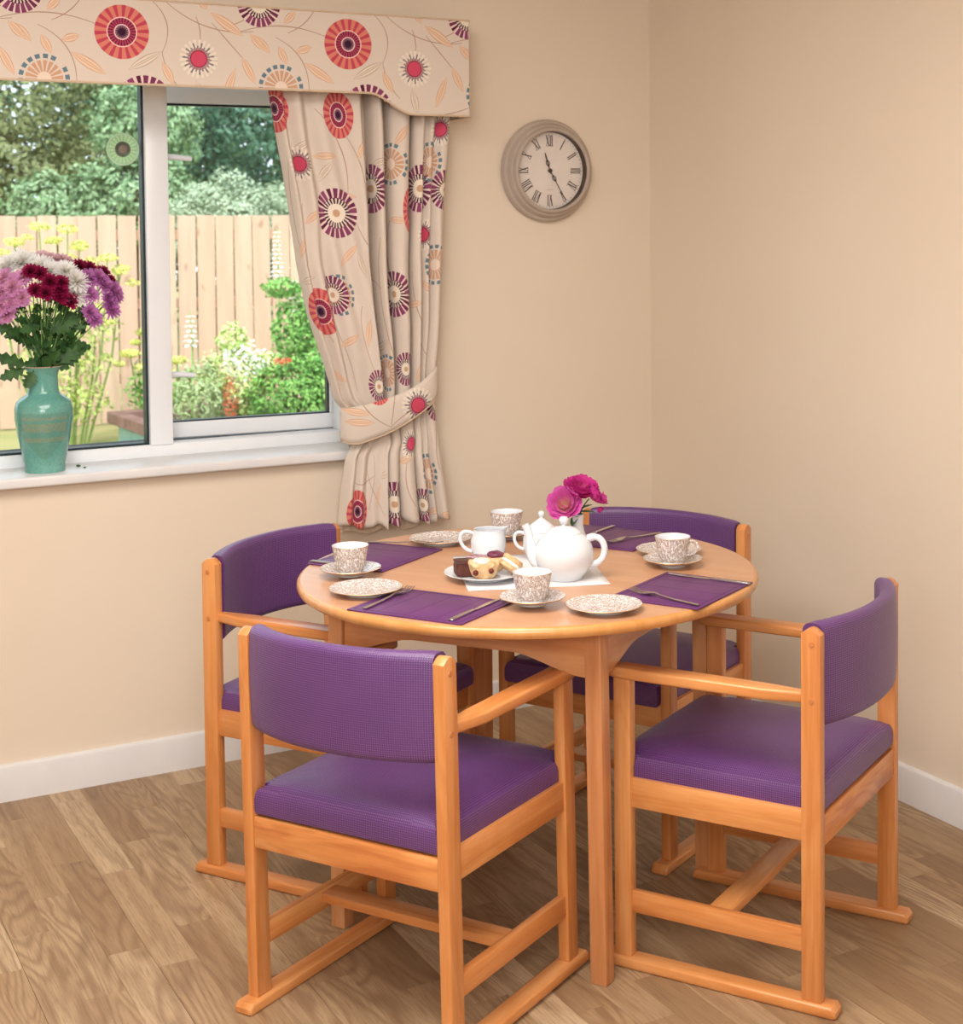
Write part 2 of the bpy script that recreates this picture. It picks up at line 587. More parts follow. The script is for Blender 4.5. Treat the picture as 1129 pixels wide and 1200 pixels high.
def prism(name, pts, axis, a0, a1, mat, parent=None, bev=0.003, seg=2, la=None):
    """pts: polygon in the two other axes (order x,y,z minus axis)"""
    bm = bmesh.new()
    def mk(p, a):
        q = list(p)
        q.insert(axis, a)
        return bm.verts.new(q)
    A = [mk(p, a0) for p in pts]
    B = [mk(p, a1) for p in pts]
    n = len(pts)
    bm.faces.new(A)
    bm.faces.new(list(reversed(B)))
    for i in range(n):
        bm.faces.new((A[i], B[i], B[(i + 1) % n], A[(i + 1) % n]))
    bmesh.ops.recalc_face_normals(bm, faces=bm.faces)
    if bev > 0:
        cap = set(A) | set(B)
        es = [e for e in bm.edges if (e.verts[0] in A) == (e.verts[1] in A)]
        bmesh.ops.bevel(bm, geom=es, offset=bev, segments=seg, profile=0.5, affect='EDGES', clamp_overlap=True)
    bm.normal_update()
    box_uv(bm, la)
    return mobj(name, bm, mat, parent)
def lathe_bm(prof, n=32, bm=None, cx=0, cy=0, close=False):
    bm = bm or bmesh.new()
    rings = []
    for (r, z) in prof:
        if r < 1e-6:
            rings.append([bm.verts.new((cx, cy, z))])
        else:
            rings.append([bm.verts.new((cx + r * cos(2 * pi * i / n), cy + r * sin(2 * pi * i / n), z)) for i in range(n)])
    for a, b in zip(rings, rings[1:]):
        for i in range(n):
            j = (i + 1) % n
            if len(a) == 1 and len(b) == 1: continue
            if len(a) == 1: bm.faces.new((a[0], b[j], b[i]))
            elif len(b) == 1: bm.faces.new((a[i], a[j], b[0]))
            else: bm.faces.new((a[i], a[j], b[j], b[i]))
    bmesh.ops.recalc_face_normals(bm, faces=bm.faces)
    return bm
def lathe(name, prof, mat, parent=None, n=40, loc=None):
    o = mobj(name, lathe_bm(prof, n), mat, parent)
    if loc: o.location = loc
    return o
def tube_bm(pts, rad, n=8, bm=None, flat=1.0):
    bm = bm or bmesh.new()
    pts = [Vector(p) for p in pts]
    R = rad if isinstance(rad, (list, tuple)) else [rad] * len(pts)
    prev = None
    rings = []
    nrm = None
    for i, p in enumerate(pts):
        d = (pts[min(i + 1, len(pts) - 1)] - pts[max(i - 1, 0)]).normalized()
        if nrm is None:
            nrm = d.cross(Vector((0, 0, 1)))
            if nrm.length < 1e-3: nrm = d.cross(Vector((0, 1, 0)))
            nrm.normalize()
        else:
            nrm = (nrm - d * nrm.dot(d)).normalized()
        b = d.cross(nrm)
        rings.append([bm.verts.new(p + (nrm * cos(2 * pi * k / n) + b * sin(2 * pi * k / n) * flat) * R[i]) for k in range(n)])
    for a, b in zip(rings, rings[1:]):
        for k in range(n):
            bm.faces.new((a[k], a[(k + 1) % n], b[(k + 1) % n], b[k]))
    bm.faces.new(rings[0])
    bm.faces.new(rings[-1])
    bmesh.ops.recalc_face_normals(bm, faces=bm.faces)
    return bm
def bez(p0, p1, p2, p3, n=14):
    P = [Vector(q) for q in (p0, p1, p2, p3)]
    out = []
    for i in range(n + 1):
        t = i / n
        out.append(P[0] * (1 - t) ** 3 + P[1] * 3 * t * (1 - t) ** 2 + P[2] * 3 * t * t * (1 - t) + P[3] * t ** 3)
    return out

# ------------------------------------------------------------------ ROOM
XL, YF, HC = -5.2, -6.4, 2.5          # left wall, front wall, ceiling height
WX0, WX1, WZ0, WZ1 = -3.25, -0.985, 0.845, 1.985   # window hole
WT = 0.30
def struct(o, label=None):
    o['kind'] = 'structure'
    if label: o['label'] = label
    return o
# back wall with window hole (four blocks joined into one mesh)
bm = bmesh.new()
for b in ((XL - .1, WX0, 0, WT, 0, HC), (WX1, 0.12, 0, WT, 0, HC), (WX0, WX1, 0, WT, 0, WZ0), (WX0, WX1, 0, WT, WZ1, HC)):
    add_box(bm, *b)
struct(mobj('wall_back', bm, MAT['wall'], smooth=False), 'cream painted wall with the window')
bm = bmesh.new(); add_box(bm, 0, 0.12, YF, 0, 0, HC)
struct(mobj('wall_right', bm, MAT['wall'], smooth=False), 'plain cream painted wall on the right')
bm = bmesh.new(); add_box(bm, XL - .12, XL, YF, 0, 0, HC)
struct(mobj('wall_left', bm, MAT['wall'], smooth=False))
bm = bmesh.new(); add_box(bm, XL - .12, 0.12, YF - .12, YF, 0, HC)
struct(mobj('wall_front', bm, MAT['wall'], smooth=False))
bm = bmesh.new(); add_box(bm, XL - .12, 0.12, YF - .12, WT, HC, HC + .1)
struct(mobj('ceiling', bm, MAT['ceiling'], smooth=False))
# house roof overhang outside keeps the sun off the window reveal
bm = bmesh.new(); add_box(bm, XL - 1.5, 2.0, -6.9, 0.55, HC + .1, HC + .35)
struct(mobj('trim_1', bm, MAT['white_paint'], smooth=False), 'roof slab above the room')

# floor base
bm = bmesh.new(); add_box(bm, XL - .12, 0.12, YF - .12, WT, -0.12, -0.003)
floor = struct(mobj('floor', bm, MAT['plank_far'], smooth=False), 'wood effect floor of narrow oak strips')
random.seed(4)
PWD, PLN, GAP = 0.0815, 0.53, 0.00018
def plank_mesh(L):
    bm = bmesh.new()
    add_box(bm, GAP, PWD - GAP, GAP, L - GAP, -0.003, 0.0, 0.0002, 1)
    bm.normal_update()
    box_uv(bm, 1)
    me = bpy.data.meshes.new('plank')
    bm.to_mesh(me); bm.free()
    me.materials.append(MAT['plank'])
    return me
PM = {}
count = 0
offs = {}
for i in range(37):
    x = -0.0 - (i + 1) * PWD
    st = i // 3
    k = i % 3
    if st not in offs:
        offs[st] = random.random() * PLN
    y = -0.0 + 0.0
    o_ = (offs[st] + k * 0.19 + random.uniform(-.03, .03)) % PLN
    cuts = [0.0]
    yy = -o_ if o_ > 0.06 else -o_ - PLN
    while yy > -3.05:
        cuts.append(yy)
        yy -= PLN
    cuts.append(-3.05)
    # visible wedge only
    for a, b in zip(cuts, cuts[1:]):
        L = round(a - b, 4)
        if L < 0.01: continue
        mid = (a + b) / 2
        # skip what lies outside the frame
        px = x + 2.76; py = mid + 4.326
        dep = px * .4975 + py * .8664; lat = px * .8674 - py * .4974
        scx = 678 + 1815 * lat / dep
        if scx < -160 or scx > 1300: 
            continue
        key = L
        if key not in PM: PM[key] = plank_mesh(L)
        p = bpy.data.objects.new('plank', PM[key])
        link(p, floor)
        p.location = (x + (.0004 if k == 2 else 0), b, 0)
        count += 1
print('planks', count)
# strips beyond the individually built ones keep the same level
bm = bmesh.new()
for i in range(64):
    x = -(i + 1) * PWD
    if x < XL: break
    y0 = YF
    y1 = -3.05 if i < 37 else 0.0
    add_box(bm, x + GAP, x + PWD - GAP, y0, y1 - GAP, -0.003, 0.0)
o = mobj('plank', bm, MAT['plank_far'], floor, smooth=False)
o['kind'] = 'stuff'

# baseboards
def baseboard(name, pts_axis):
    ax, a0, a1 = pts_axis
    prof = [(0, 0), (-0.016, 0), (-0.016, 0.086), (-0.013, 0.094), (-0.006, 0.098), (0, 0.098)]
    o = prism(name, prof, ax, a0, a1, MAT['white_paint'], bev=0.0)
    return struct(o, 'white painted skirting board')
baseboard('baseboard_right', (1, YF, -0.0005))            # polygon in (x,z), runs along y
baseboard('baseboard_back', (0, XL, -0.0165))             # polygon in (y,z), runs along x
for xx in (-2.0,):
    pass

# ------------------------------------------------------------------ WINDOW
win = empty('window_1', (0, 0, 0)); struct(win, 'white plastic framed window with fixed pane and side opening sash')
FY0, FY1 = 0.16, 0.225        # frame depth
box('window_sill', WX0 - .03, WX1 + .025, -0.04, 0.165, 0.843, 0.871, MAT['white_paint'], win, 0.006, 3)['label'] = 'white painted window board'
Z0f, Z0g, Z1g, Z1f = 0.869, 0.905, 1.952, 1.985
def fr(name, *a, mat='upvc', par=None, bev=0.004):
    return box(name, *a, MAT[mat], par or win, bev, 2)
fr('frame_rail', WX0, WX1, FY0, FY1, Z0f - .002, Z0g)
fr('frame_rail', WX0, WX1, FY0, FY1, Z1g, Z1f)
fr('frame_stile', WX0, WX0 + .06, FY0, FY1, Z0g, Z1g)
fr('frame_stile', WX1 - .05, WX1, FY0, FY1, Z0g, Z1g)
fr('mullion', -1.617, -1.551, FY0 - .006, FY1, Z0g - .002, Z1g + .002)
# strip added behind the frame, coloured dark as shade in the sash gap
fr('gap_shade_strip', WX0, WX1, FY1 + .001, WT + .06, Z0f - .03, Z0f + .0275, mat='dark')
# fixed pane gaskets and glass
gx0, gx1, gz0, gz1 = WX0 + .06, -1.617, Z0g, Z1g
def gasket_ring(x0, x1, z0, z1, y0, y1, wd, par):
    bm = bmesh.new()
    add_box(bm, x0, x1, y0, y1, z0, z0 + wd); add_box(bm, x0, x1, y0, y1, z1 - wd, z1)
    add_box(bm, x0, x0 + wd, y0, y1, z0 + wd, z1 - wd); add_box(bm, x1 - wd, x1, y0, y1, z0 + wd, z1 - wd)
    return mobj('gasket', bm, MAT['gasket'], par, smooth=False)
gasket_ring(gx0, gx1, gz0, gz1, FY0 + .012, FY0 + .05, 0.006, win)
gm, gt, gb = new_mat('window_glass', None)
gt.nodes.remove(gb)
tr = gt.nodes.new('ShaderNodeBsdfTransparent'); tr.inputs[0].default_value = (0.965, 0.985, 0.978, 1)
gl = gt.nodes.new('ShaderNodeBsdfGlossy'); gl.inputs['Roughness'].default_value = 0.01
fz = gt.nodes.new('ShaderNodeFresnel'); fz.inputs[0].default_value = 1.5
ms = gt.nodes.new('ShaderNodeMixShader')
gt.links.new(fz.outputs[0], ms.inputs[0]); gt.links.new(tr.outputs[0], ms.inputs[1]); gt.links.new(gl.outputs[0], ms.inputs[2])
gt.links.new(ms.outputs[0], gt.nodes['Material Output'].inputs[0])
box('pane', gx0, gx1, FY0 + .030, FY0 + .034, gz0 + .001, gz1 - .001, gm, win, 0.0)
# opening sash, hinged on its right edge, slightly ajar
SX0, SX1 = -1.590, -0.992
hinge = empty('sash', (SX1, FY1 + .016, 0)); hinge.parent = win; hinge['label'] = 'opening sash standing slightly ajar'
W_ = SX1 - SX0
def sb(name, x0, x1, y0, y1, z0, z1, m='upvc', bev=0.004):
    return box(name, x0 - SX1, x1 - SX1, y0, y1, z0, z1, MAT[m], hinge, bev, 2)
sz0, sz1 = 0.9035, 1.952
bm = bmesh.new()
YA, YB = 0.0, 0.045
for b in ((SX0, SX1, YA, YB, sz0, sz0 + .048), (SX0, SX1, YA, YB, sz1 - .050, sz1), (SX0, SX0 + .056, YA, YB, sz0 + .048, sz1 - .05), (SX1 - .045, SX1, YA, YB, sz0 + .048, sz1 - .05)):
    add_box(bm, b[0] - SX1, b[1] - SX1, b[2], b[3], b[4], b[5], 0.003, 1)
mobj('sash_frame', bm, MAT['upvc'], hinge)
bm = bmesh.new()
gz_a, gz_b = sz0 + .048, sz1 - .05
for b in ((SX0 + .056, SX1 - .045, 0.002, 0.03, gz_a, gz_a + .004), (SX0 + .056, SX1 - .045, 0.002, 0.03, gz_b - .006, gz_b),
          (SX0 + .056, SX0 + .061, 0.002, 0.03, gz_a, gz_b), (SX1 - .05, SX1 - .045, 0.002, 0.03, gz_a, gz_b)):
    add_box(bm, b[0] - SX1, b[1] - SX1, *b[2:])
mobj('gasket', bm, MAT['gasket'], hinge, smooth=False)
box('pane', SX0 + .058 - SX1, SX1 - .047 - SX1, 0.014, 0.018, gz_a + .002, gz_b - .002, gm, hinge, 0.0)
hinge.rotation_euler = (0, 0, -radians(3.5))
# handles on the sash stile (children of the window)
for hz in (1.742, 1.100):
    hb = bmesh.new()
    add_box(hb, -1.566, -1.545, FY1 + .001, FY1 + .03, hz - .012, hz + .012, 0.004, 2)
    tube_bm([(-1.556, FY1 + .012, hz), (-1.505, FY1 + .008, hz - .002), (-1.462, FY1 + .006, hz - .006)], [0.012, 0.0115, 0.0095], 10, hb, 0.8)
    mobj('handle', hb, MAT['upvc'], win)

# round decal on the fixed pane
dm, dt, db = new_mat('decal_translucent', None, 0.4)
v = coord(dt, 'Object')
x_, y_, z_ = sepxyz(dt, v)
r_ = (x_ * x_ + z_ * z_).sqrt() / 0.047
th_ = (z_.atan2(x_) / (2 * pi) + 1.0)
cc_ = mixc(dt, r_.lt(0.86) * (th_ * 20).frac().lt(0.55), srgb(172, 222, 172), srgb(204, 240, 196))
cc_ = mixc(dt, r_.lt(0.48), cc_, srgb(96, 120, 96)); cc_ = mixc(dt, r_.lt(0.42), cc_, srgb(84, 66, 66)); cc_ = mixc(dt, r_.lt(0.25), cc_, srgb(140, 112, 108))
cc_ = mixc(dt, r_.gt(0.90) * r_.lt(0.97), cc_, srgb(214, 236, 214))
setc(dt, db, cc_)
db.inputs['Alpha'].default_value = 0.62
bm = lathe_bm([(0, -.0006), (.047, -.0006), (.047, .0006), (0, .0006)], 40)
bmesh.ops.rotate(bm, verts=bm.verts, cent=(0, 0, 0), matrix=Matrix.Rotation(pi / 2, 3, 'X'))
o = mobj('window_decal', bm, dm); o.location = (-1.672, FY0 + .0290, 1.759)
tag(o, 'round pale green flower decal stuck on the fixed window pane', 'decal')

# ------------------------------------------------------------------ VALANCE (box pelmet covered in printed cloth)
def interp(tab, x):
    if x <= tab[0][0]: return tab[0][1]
    for (a, va), (b, vb) in zip(tab, tab[1:]):
        if x <= b:
            t = (x - a) / (b - a)
            return va + (vb - va) * t
    return tab[-1][1]
def sm(t):
    t = max(0, min(1, t)); return t * t * (3 - 2 * t)
VX0, VX1, VY, VZT = -3.6, -0.742, -0.18, 2.139
def val_bottom(x):
    if x < -1.065: return 1.911
    if x > -0.925: return 1.8535
    t = (x + 1.065) / 0.14
    return 1.911 - 0.0575 * sm(t)
bm = bmesh.new()
uvl = bm.loops.layers.uv.verify()
xs = [VX0 + i * 0.05 for i in range(int((-1.10 - VX0) / 0.05) + 1)]
xs += [-1.065 + 0.14 * i / 14 for i in range(15)] + [-0.88, -0.82, -0.776, -0.746]
xs = sorted(set(round(q, 4) for q in xs))
def vv(x, y, z): return bm.verts.new((x, y, z))
F = [(vv(x, VY, val_bottom(x) + .003), vv(x, VY, VZT - .003)) for x in xs]
Bk = [(vv(x, VY + 0.014, val_bottom(x)), vv(x, VY + .014, VZT)) for x in xs]
def quad(vs, uvf):
    f = bm.faces.new(vs)
    for l in f.loops: l[uvl].uv = uvf(l.vert.co)
    return f
uvF = lambda c: (c.x - X0, c.z)
for i in range(len(xs) - 1):
    quad((F[i][0], F[i + 1][0], F[i + 1][1], F[i][1]), uvF)
    quad((Bk[i][0], Bk[i][1], Bk[i + 1][1], Bk[i + 1][0]), uvF)
    quad((F[i][0], Bk[i][0], Bk[i + 1][0], F[i + 1][0]), uvF)
    quad((F[i][1], F[i + 1][1], Bk[i + 1][1], Bk[i][1]), uvF)
# right hand return to the wall
uvR = lambda c: (c.x - X0 + (c.y - VY), c.z)
n_ = len(xs) - 1
zb_ = val_bottom(VX1)
rr = [vv(VX1, VY + .006, zb_ + .003), vv(VX1, VY + .006, VZT - .003), vv(VX1, -0.001, VZT - .003), vv(VX1, -0.001, zb_ + .003)]
quad((F[n_][0], rr[0], rr[1], F[n_][1]), uvR)
quad((rr[0], rr[3], rr[2], rr[1]), uvR)
ri_ = [vv(VX1 - .014, VY + .014, zb_), vv(VX1 - .014, VY + .014, VZT), vv(VX1 - .014, -0.001, VZT), vv(VX1 - .014, -0.001, zb_)]
quad((ri_[0], ri_[1], ri_[2], ri_[3]), uvR)
quad((rr[0], ri_[0], ri_[3], rr[3]), uvR)
quad((rr[1], rr[2], ri_[2], ri_[1]), uvR)
quad((F[n_][0], Bk[n_][0], ri_[0], rr[0]), uvR)
quad((F[n_][1], rr[1], ri_[1], Bk[n_][1]), uvR)
# top board
tb = [vv(VX0, VY + .014, VZT - .002), vv(VX1 - .01, VY + .014, VZT - .002), vv(VX1 - .01, -.001, VZT - .002), vv(VX0, -.001, VZT - .002)]
quad(tb, uvF)
bmesh.ops.recalc_face_normals(bm, faces=bm.faces)
val = mobj('valance', bm, MAT['valance'])
tag(val, 'flower printed fabric box valance across the top of the window, curved drop at right', 'valance')
pb = tube_bm([(x, VY - .001, val_bottom(x) + .002) for x in xs] + [(VX1, VY + .006, zb_ + .002), (VX1 + .001, -.004, zb_ + .002)], 0.0035, 6)
mobj('piping', pb, MAT['piping'], val)
pb = tube_bm([(x, VY - .001, VZT - .003) for x in (VX0, -2, VX1 - .002)] + [(VX1 + .001, VY + .006, VZT - .003), (VX1 + .001, -.004, VZT - .003)], 0.003, 6)
mobj('piping', pb, MAT['piping'], val)

# ------------------------------------------------------------------ CURTAIN
CP = [(.00, .00, -.010), (.028, .05, -.055), (.062, .10, -.034), (.12, .15, -.060), (.17, .215, -.034), (.24, .27, -.052), (.32, .33, -.050),
      (.40, .37, -.056), (.455, .395, -.060), (.475, .41, -.008), (.522, .42, -.004), (.535, .43, -.046), (.558, .47, -.066), (.582, .515, -.050),
      (.590, .53, -.006), (.630, .54, -.004), (.642, .55, -.048), (.69, .62, -.070), (.736, .68, -.052), (.748, .70, -.006), (.774, .71, -.004),
      (.782, .72, -.048), (.815, .76, -.063), (.846, .79, -.036), (.875, .83, -.058), (.905, .865, -.036), (.94, .91, -.060), (.975, .965, -.052), (1.0, 1.0, -.012)]
EL = [(.64, -1.136), (.668, -1.131), (.757, -1.124), (.858, -1.104), (.893, -1.080), (.929, -1.092), (.995, -1.108), (1.027, -1.138), (1.128, -1.168),
      (1.278, -1.217), (1.425, -1.248), (1.571, -1.264), (1.764, -1.298), (1.912, -1.321), (2.1, -1.345)]
ER = [(.64, -.776), (.655, -.78), (.825, -.804), (1.007, -.821), (1.11, -.823), (1.263, -.809), (1.442, -.799), (1.646, -.785), (1.858, -.765), (2.1, -.757)]
def crom(P, t):
    n = len(P) - 1
    s = t * n
    i = min(int(s), n - 1); u = s - i
    p0, p1, p2, p3 = P[max(i - 1, 0)], P[i], P[i + 1], P[min(i + 2, n)]
    return tuple(0.5 * ((2 * b) + (-a + c) * u + (2 * a - 5 * b + 4 * c - d) * u * u + (-a + 3 * b - 3 * c + d) * u ** 3) for a, b, c, d in zip(p0, p1, p2, p3))
NS = 232
prof_top = [crom(CP, i / NS) for i in range(NS + 1)]
CU = [0.0]
for a, b in zip(prof_top, prof_top[1:]):
    CU.append(CU[-1] + sqrt(((b[0] - a[0]) * 0.53) ** 2 + (b[2] - a[2]) ** 2))
def curt(i, z):
    ft, fb, y = prof_top[i]
    wb = sm((1.10 - z) / 0.22)
    f = ft * (1 - wb) + fb * wb
    k = 1.0 - 0.42 * exp(-((z - 0.96) / 0.16) ** 2)
    xl, xr = interp(EL, z), interp(ER, z)
    x = xl + (xr - xl) * f
    ww = 0.004 * sin(z * 21 + i * 0.11) + 0.003 * sin(z * 9.0 + i * 0.31)
    yy = -0.056 + y * k + ww * 0.6
    if y > -.03 and 0.44 < ft < .8:
        yy += .034 * sm((z - 1.0) / .2) * sm((y + .03) / .025)
    # soft drag lines towards the tie on the loose left part
    if ft < 0.45:
        yy += 0.006 * sin((x * 1.0 + z * 0.28) * 95) * sm((z - 1.05) / 0.2) * sm((1.95 - z) / 0.3) * sm(ft / 0.1)
    return Vector((x, yy, z))
bm = bmesh.new()
uvl = bm.loops.layers.uv.verify()
ZR = 110
grid = []
for j in range(ZR + 1):
    row = []
    for i in range(NS + 1):
        zb = 0.650 + 0.008 * sin(i * 0.16) + 0.006 * sin(i * 0.05 + 1)
        if i > NS * .86: zb += 0.010 * sm((i / NS - .86) / .14)
        z = zb + (2.10 - zb) * j / ZR
        row.append(bm.verts.new(curt(i, z)))
    grid.append(row)
for j in range(ZR):
    for i in range(NS):
        f = bm.faces.new((grid[j][i], grid[j][i + 1], grid[j + 1][i + 1], grid[j + 1][i]))
        for l in f.loops:
            ii = i if l.vert in (grid[j][i], grid[j + 1][i]) else i + 1
            l[uvl].uv = (CU[ii], l.vert.co.z)
# motifs on the curtain, located on the visible face of the folds
CMX, CMY = -2.76, -4.326
def find_u(xp, z):
    best = None
    for i in range(NS + 1):
        c = curt(i, z)
        t = (-0.1 - CMY) / (c.y - CMY)
        xq = CMX + (c.x - CMX) * t
        d = abs(xq - xp) + (c.y + 0.13) * 0.25
        if best is None or d < best[0]: best = (d, i)
    return CU[best[1]]
CM = []
def cm(k, x, z, r=0.066, rx=None, a=0):
    CM.append((k, find_u(x, z), z, rx or r, r, a))
# stems and leaves first (beneath the flowers)
def cstem(x0, z0, x1, z1, sag):
    u0, u1 = find_u(x0, z0), find_u(x1, z1)
    CM.append(stem(u0, z0, u1, z1, sag))
def cleaf(x, z, L, a, k='L', wd=0.010):
    CM.append((k, find_u(x, z), z, L, wd, a))
for q in [(-1.20, 1.87, -1.10, 1.62, -.03), (-1.11, 1.80, -1.04, 1.60, -.02), (-1.10, 1.60, -1.00, 1.35, .03), (-1.24, 1.60, -1.15, 1.20, .04),
          (-1.20, 1.35, -1.08, 1.05, -.03), (-1.00, 1.50, -.96, 1.15, .02), (-1.28, 1.72, -1.24, 1.45, .02), (-.97, 1.55, -.95, 1.3, .02),
          (-.90, 1.40, -.86, 1.15, .02), (-1.05, .90, -1.0, .68, .02), (-1.03, .86, -1.05, .70, -.02), (-1.09, .78, -1.03, .80, .01),
          (-.92, .85, -.90, .70, .02), (-.83, .95, -.82, .80, .01), (-1.06, 1.30, -1.02, 1.10, .02)]:
    cstem(*q)
for q in [(-1.24, 1.76, .045, .5, 'W'), (-1.17, 1.735, .035, 0.0, 'L'), (-1.11, 1.62, .038, -.05, 'L'), (-1.21, 1.56, .035, .6, 'L'), (-1.17, 1.69, .04, .9, 'W'),
          (-1.05, 1.76, .04, 1.1, 'L'), (-1.0, 1.72, .04, .3, 'W'), (-.93, 1.80, .04, 1.0, 'L'), (-.945, 1.55, .036, -.1, 'L'), (-1.10, 1.45, .045, .8, 'L'),
          (-1.06, 1.42, .04, 1.9, 'W'), (-1.24, 1.47, .03, 1.2, 'L'), (-1.22, 1.38, .04, .2, 'W'), (-1.10, 1.20, .045, .4, 'L'), (-1.04, 1.22, .045, 1.3, 'L'),
          (-1.14, 1.10, .04, -.5, 'L'), (-1.0, 1.18, .04, .5, 'W'), (-.90, 1.30, .04, .2, 'L'), (-.88, 1.10, .04, 1.2, 'L'), (-.85, 1.35, .04, -.6, 'L'),
          (-.86, 1.62, .035, .5, 'L'), (-.80, 1.66, .03, .5, 'L'), (-1.0, .80, .035, .1, 'W'), (-.93, .84, .035, .3, 'L'), (-1.02, .74, .04, 1.2, 'L'),
          (-.84, .68, .03, .3, 'L'), (-.79, .66, .035, -.2, 'L', .014), (-.96, .66, .03, .2, 'L')]:
    cleaf(*q)
for q in [('R', -1.316, 1.868, .068), ('R', -1.128, 1.853, .068, .045), ('P', -1.250, 1.712, .050), ('D', -1.138, 1.571, .072), ('D', -1.026, 1.643, .072),
          ('D', -.874, 1.643, .070), ('B', -.966, 1.715, .062), ('B', -.838, 1.722, .060), ('P', -.805, 1.819, .050), ('D', -.786, 1.64, .060),
          ('R', -.905, 1.58, .066, .03),  ('P', -.864, 1.507, .048), ('B', -.827, 1.417, .060), ('B', -1.130, 1.335, .060),
          ('D', -1.150, 1.335, .056), ('R', -1.188, 1.289, .068), ('D', -.960, 1.332, .068), ('B', -.985, 1.10, .056), ('D', -1.012, 1.062, .050),
          ('D', -.925, 1.11, .05), ('D', -.822, 1.000, .055), ('P', -.909, .885, .044), ('B', -.855, .791, .060), ('D', -.968, .712, .066),
          ('R', -1.085, .700, .062), ('D', -.875, .70, .05)]:
    cm(*q)
MAT['curtain'] = fabric('printed_curtain_cloth', CM)
curtain = mobj('curtain', bm, MAT['curtain'])
sol = curtain.modifiers.new('s', 'SOLIDIFY'); sol.thickness = 0.0016; sol.offset = 1
tag(curtain, 'long flower printed curtain gathered by a tie at the right of the window', 'curtain')
# lining panel behind, slightly longer
bm = bmesh.new()
rows = []
for j in range(25):
    row = []
    for i in range(0, NS + 1, 4):
        zb = 0.628 + 0.008 * sin(i * 0.07)
        z = zb + (2.09 - zb) * j / 24
        c = curt(i, z)
        f = i / NS
        xl, xr = interp(EL, z), interp(ER, z)
        row.append(bm.verts.new((xl + .008 + (xr - xl - .03) * f, -0.0485 + (c.y + .056) * .10 + .004, z)))
    rows.append(row)
for a, b in zip(rows, rows[1:]):
    for i in range(len(a) - 1):
        bm.faces.new((a[i], a[i + 1], b[i + 1], b[i]))
mobj('lining', bm, MAT['lining'], curtain)

# tieback band
TBM = [stem(0.10, 1.06, 0.20, .945, .02), stem(.20, .945, .30, 1.0, -.008), stem(.20, .95, .215, 1.05, 0), lf(.05, 1.0, .14, .985), lf(.06, .965, .15, .96), lf(.16, 1.02, .18, 1.05),
       lf(.37, 1.03, .42, 1.08, 'W'), ('P', .285, 1.003, .052, .052, 0), ('D', .425, 1.075, .04, .04, 0), ('R', .165, 1.04, .03, .03, 0)]
BT = [(-.790, -.020, 1.125, 1.055), (-.812, -.070, 1.118, 1.035), (-.835, -.112, 1.108, 1.018), (-.870, -.128, 1.085, .994), (-.905, -.131, 1.062, .972), (-.957, -.130, 1.041, .944),
      (-1.003, -.127, 1.028, .924), (-1.052, -.121, 1.016, .909), (-1.084, -.110, 1.010, .899), (-1.108, -.088, 1.004, .900), (-1.118, -.066, 1.003, .905), (-1.112, -.048, 1.005, .91)]
bm = bmesh.new(); uvl = bm.loops.layers.uv.verify()
NB = 60; rows = []; arc = 0; prev = None
for i in range(NB + 1):
    x, y, zt, zb = crom(BT, i / NB)
    if prev: arc += sqrt((x - prev[0]) ** 2 + (y - prev[1]) ** 2)
    prev = (x, y)
    col = []
    for j in range(7):
        t = j / 6
        bulge = 0.004 * sin(pi * t)
        v_ = bm.verts.new((x, y - bulge * (1 if y < -.08 else 0), zb + (zt - zb) * t))
        col.append((v_, (0.46 - arc, zb + (zt - zb) * t)))
    rows.append(col)
for a, b in zip(rows, rows[1:]):
    for j in range(6):
        q = (a[j], a[j + 1], b[j + 1], b[j])
        f = bm.faces.new([k[0] for k in q])
        for l, k in zip(f.loops, q): l[uvl].uv = k[1]
bmesh.ops.recalc_face_normals(bm, faces=bm.faces)
tb = mobj('curtain_tieback', bm, fabric('printed_tieback_cloth', TBM))
sol = tb.modifiers.new('s', 'SOLIDIFY'); sol.thickness = 0.004; sol.offset = 0
tag(tb, 'matching flower printed tieback sash wrapped round the curtain', 'tieback')
mobj('piping', tube_bm([(a, b - .002, d) for a, b, c, d in (crom(BT, i / 30) for i in range(31))], 0.0022, 6), MAT['piping'], tb)

# ------------------------------------------------------------------ WALL CLOCK
clk = empty('wall_clock', (-0.394, 0, 1.704))
tag(clk, 'round grey-brown wall clock with roman numerals beside the curtain', 'clock')
cm_m = mottled('clock_frame_paint', srgb(178, 164, 152), srgb(190, 176, 164), 9, 0.45)
face_m = mottled('clock_dial', srgb(226, 216, 208), srgb(232, 223, 215), 12, 0.7)
bronze = mottled('clock_inner_ring', srgb(70, 56, 46), srgb(84, 68, 56), 20, 0.4)
ink = mottled('clock_ink', srgb(64, 50, 46), srgb(76, 60, 54), 20, 0.5)
RX = Matrix.Rotation(pi / 2, 3, 'X')   # lathe axis +z -> -y
def clathe(name, prof, mat, n=64):
    bm = lathe_bm(prof, n)
    bmesh.ops.rotate(bm, verts=bm.verts, cent=(0, 0, 0), matrix=RX)
    return mobj(name, bm, mat, clk)
clathe('frame', [(.100, .001), (.158, .001), (.162, .006), (.162, .016), (.157, .024), (.150, .026), (.148, .030), (.147, .036), (.142, .042), (.138, .043), (.136, .048),
                 (.134, .055), (.129, .059), (.1245, .058), (.1225, .052)], cm_m)
clathe('inner_ring', [(.1225, .052), (.1215, .030), (.1205, .027)], bronze)
clathe('dial', [(0, .028), (.1215, .028)], face_m)
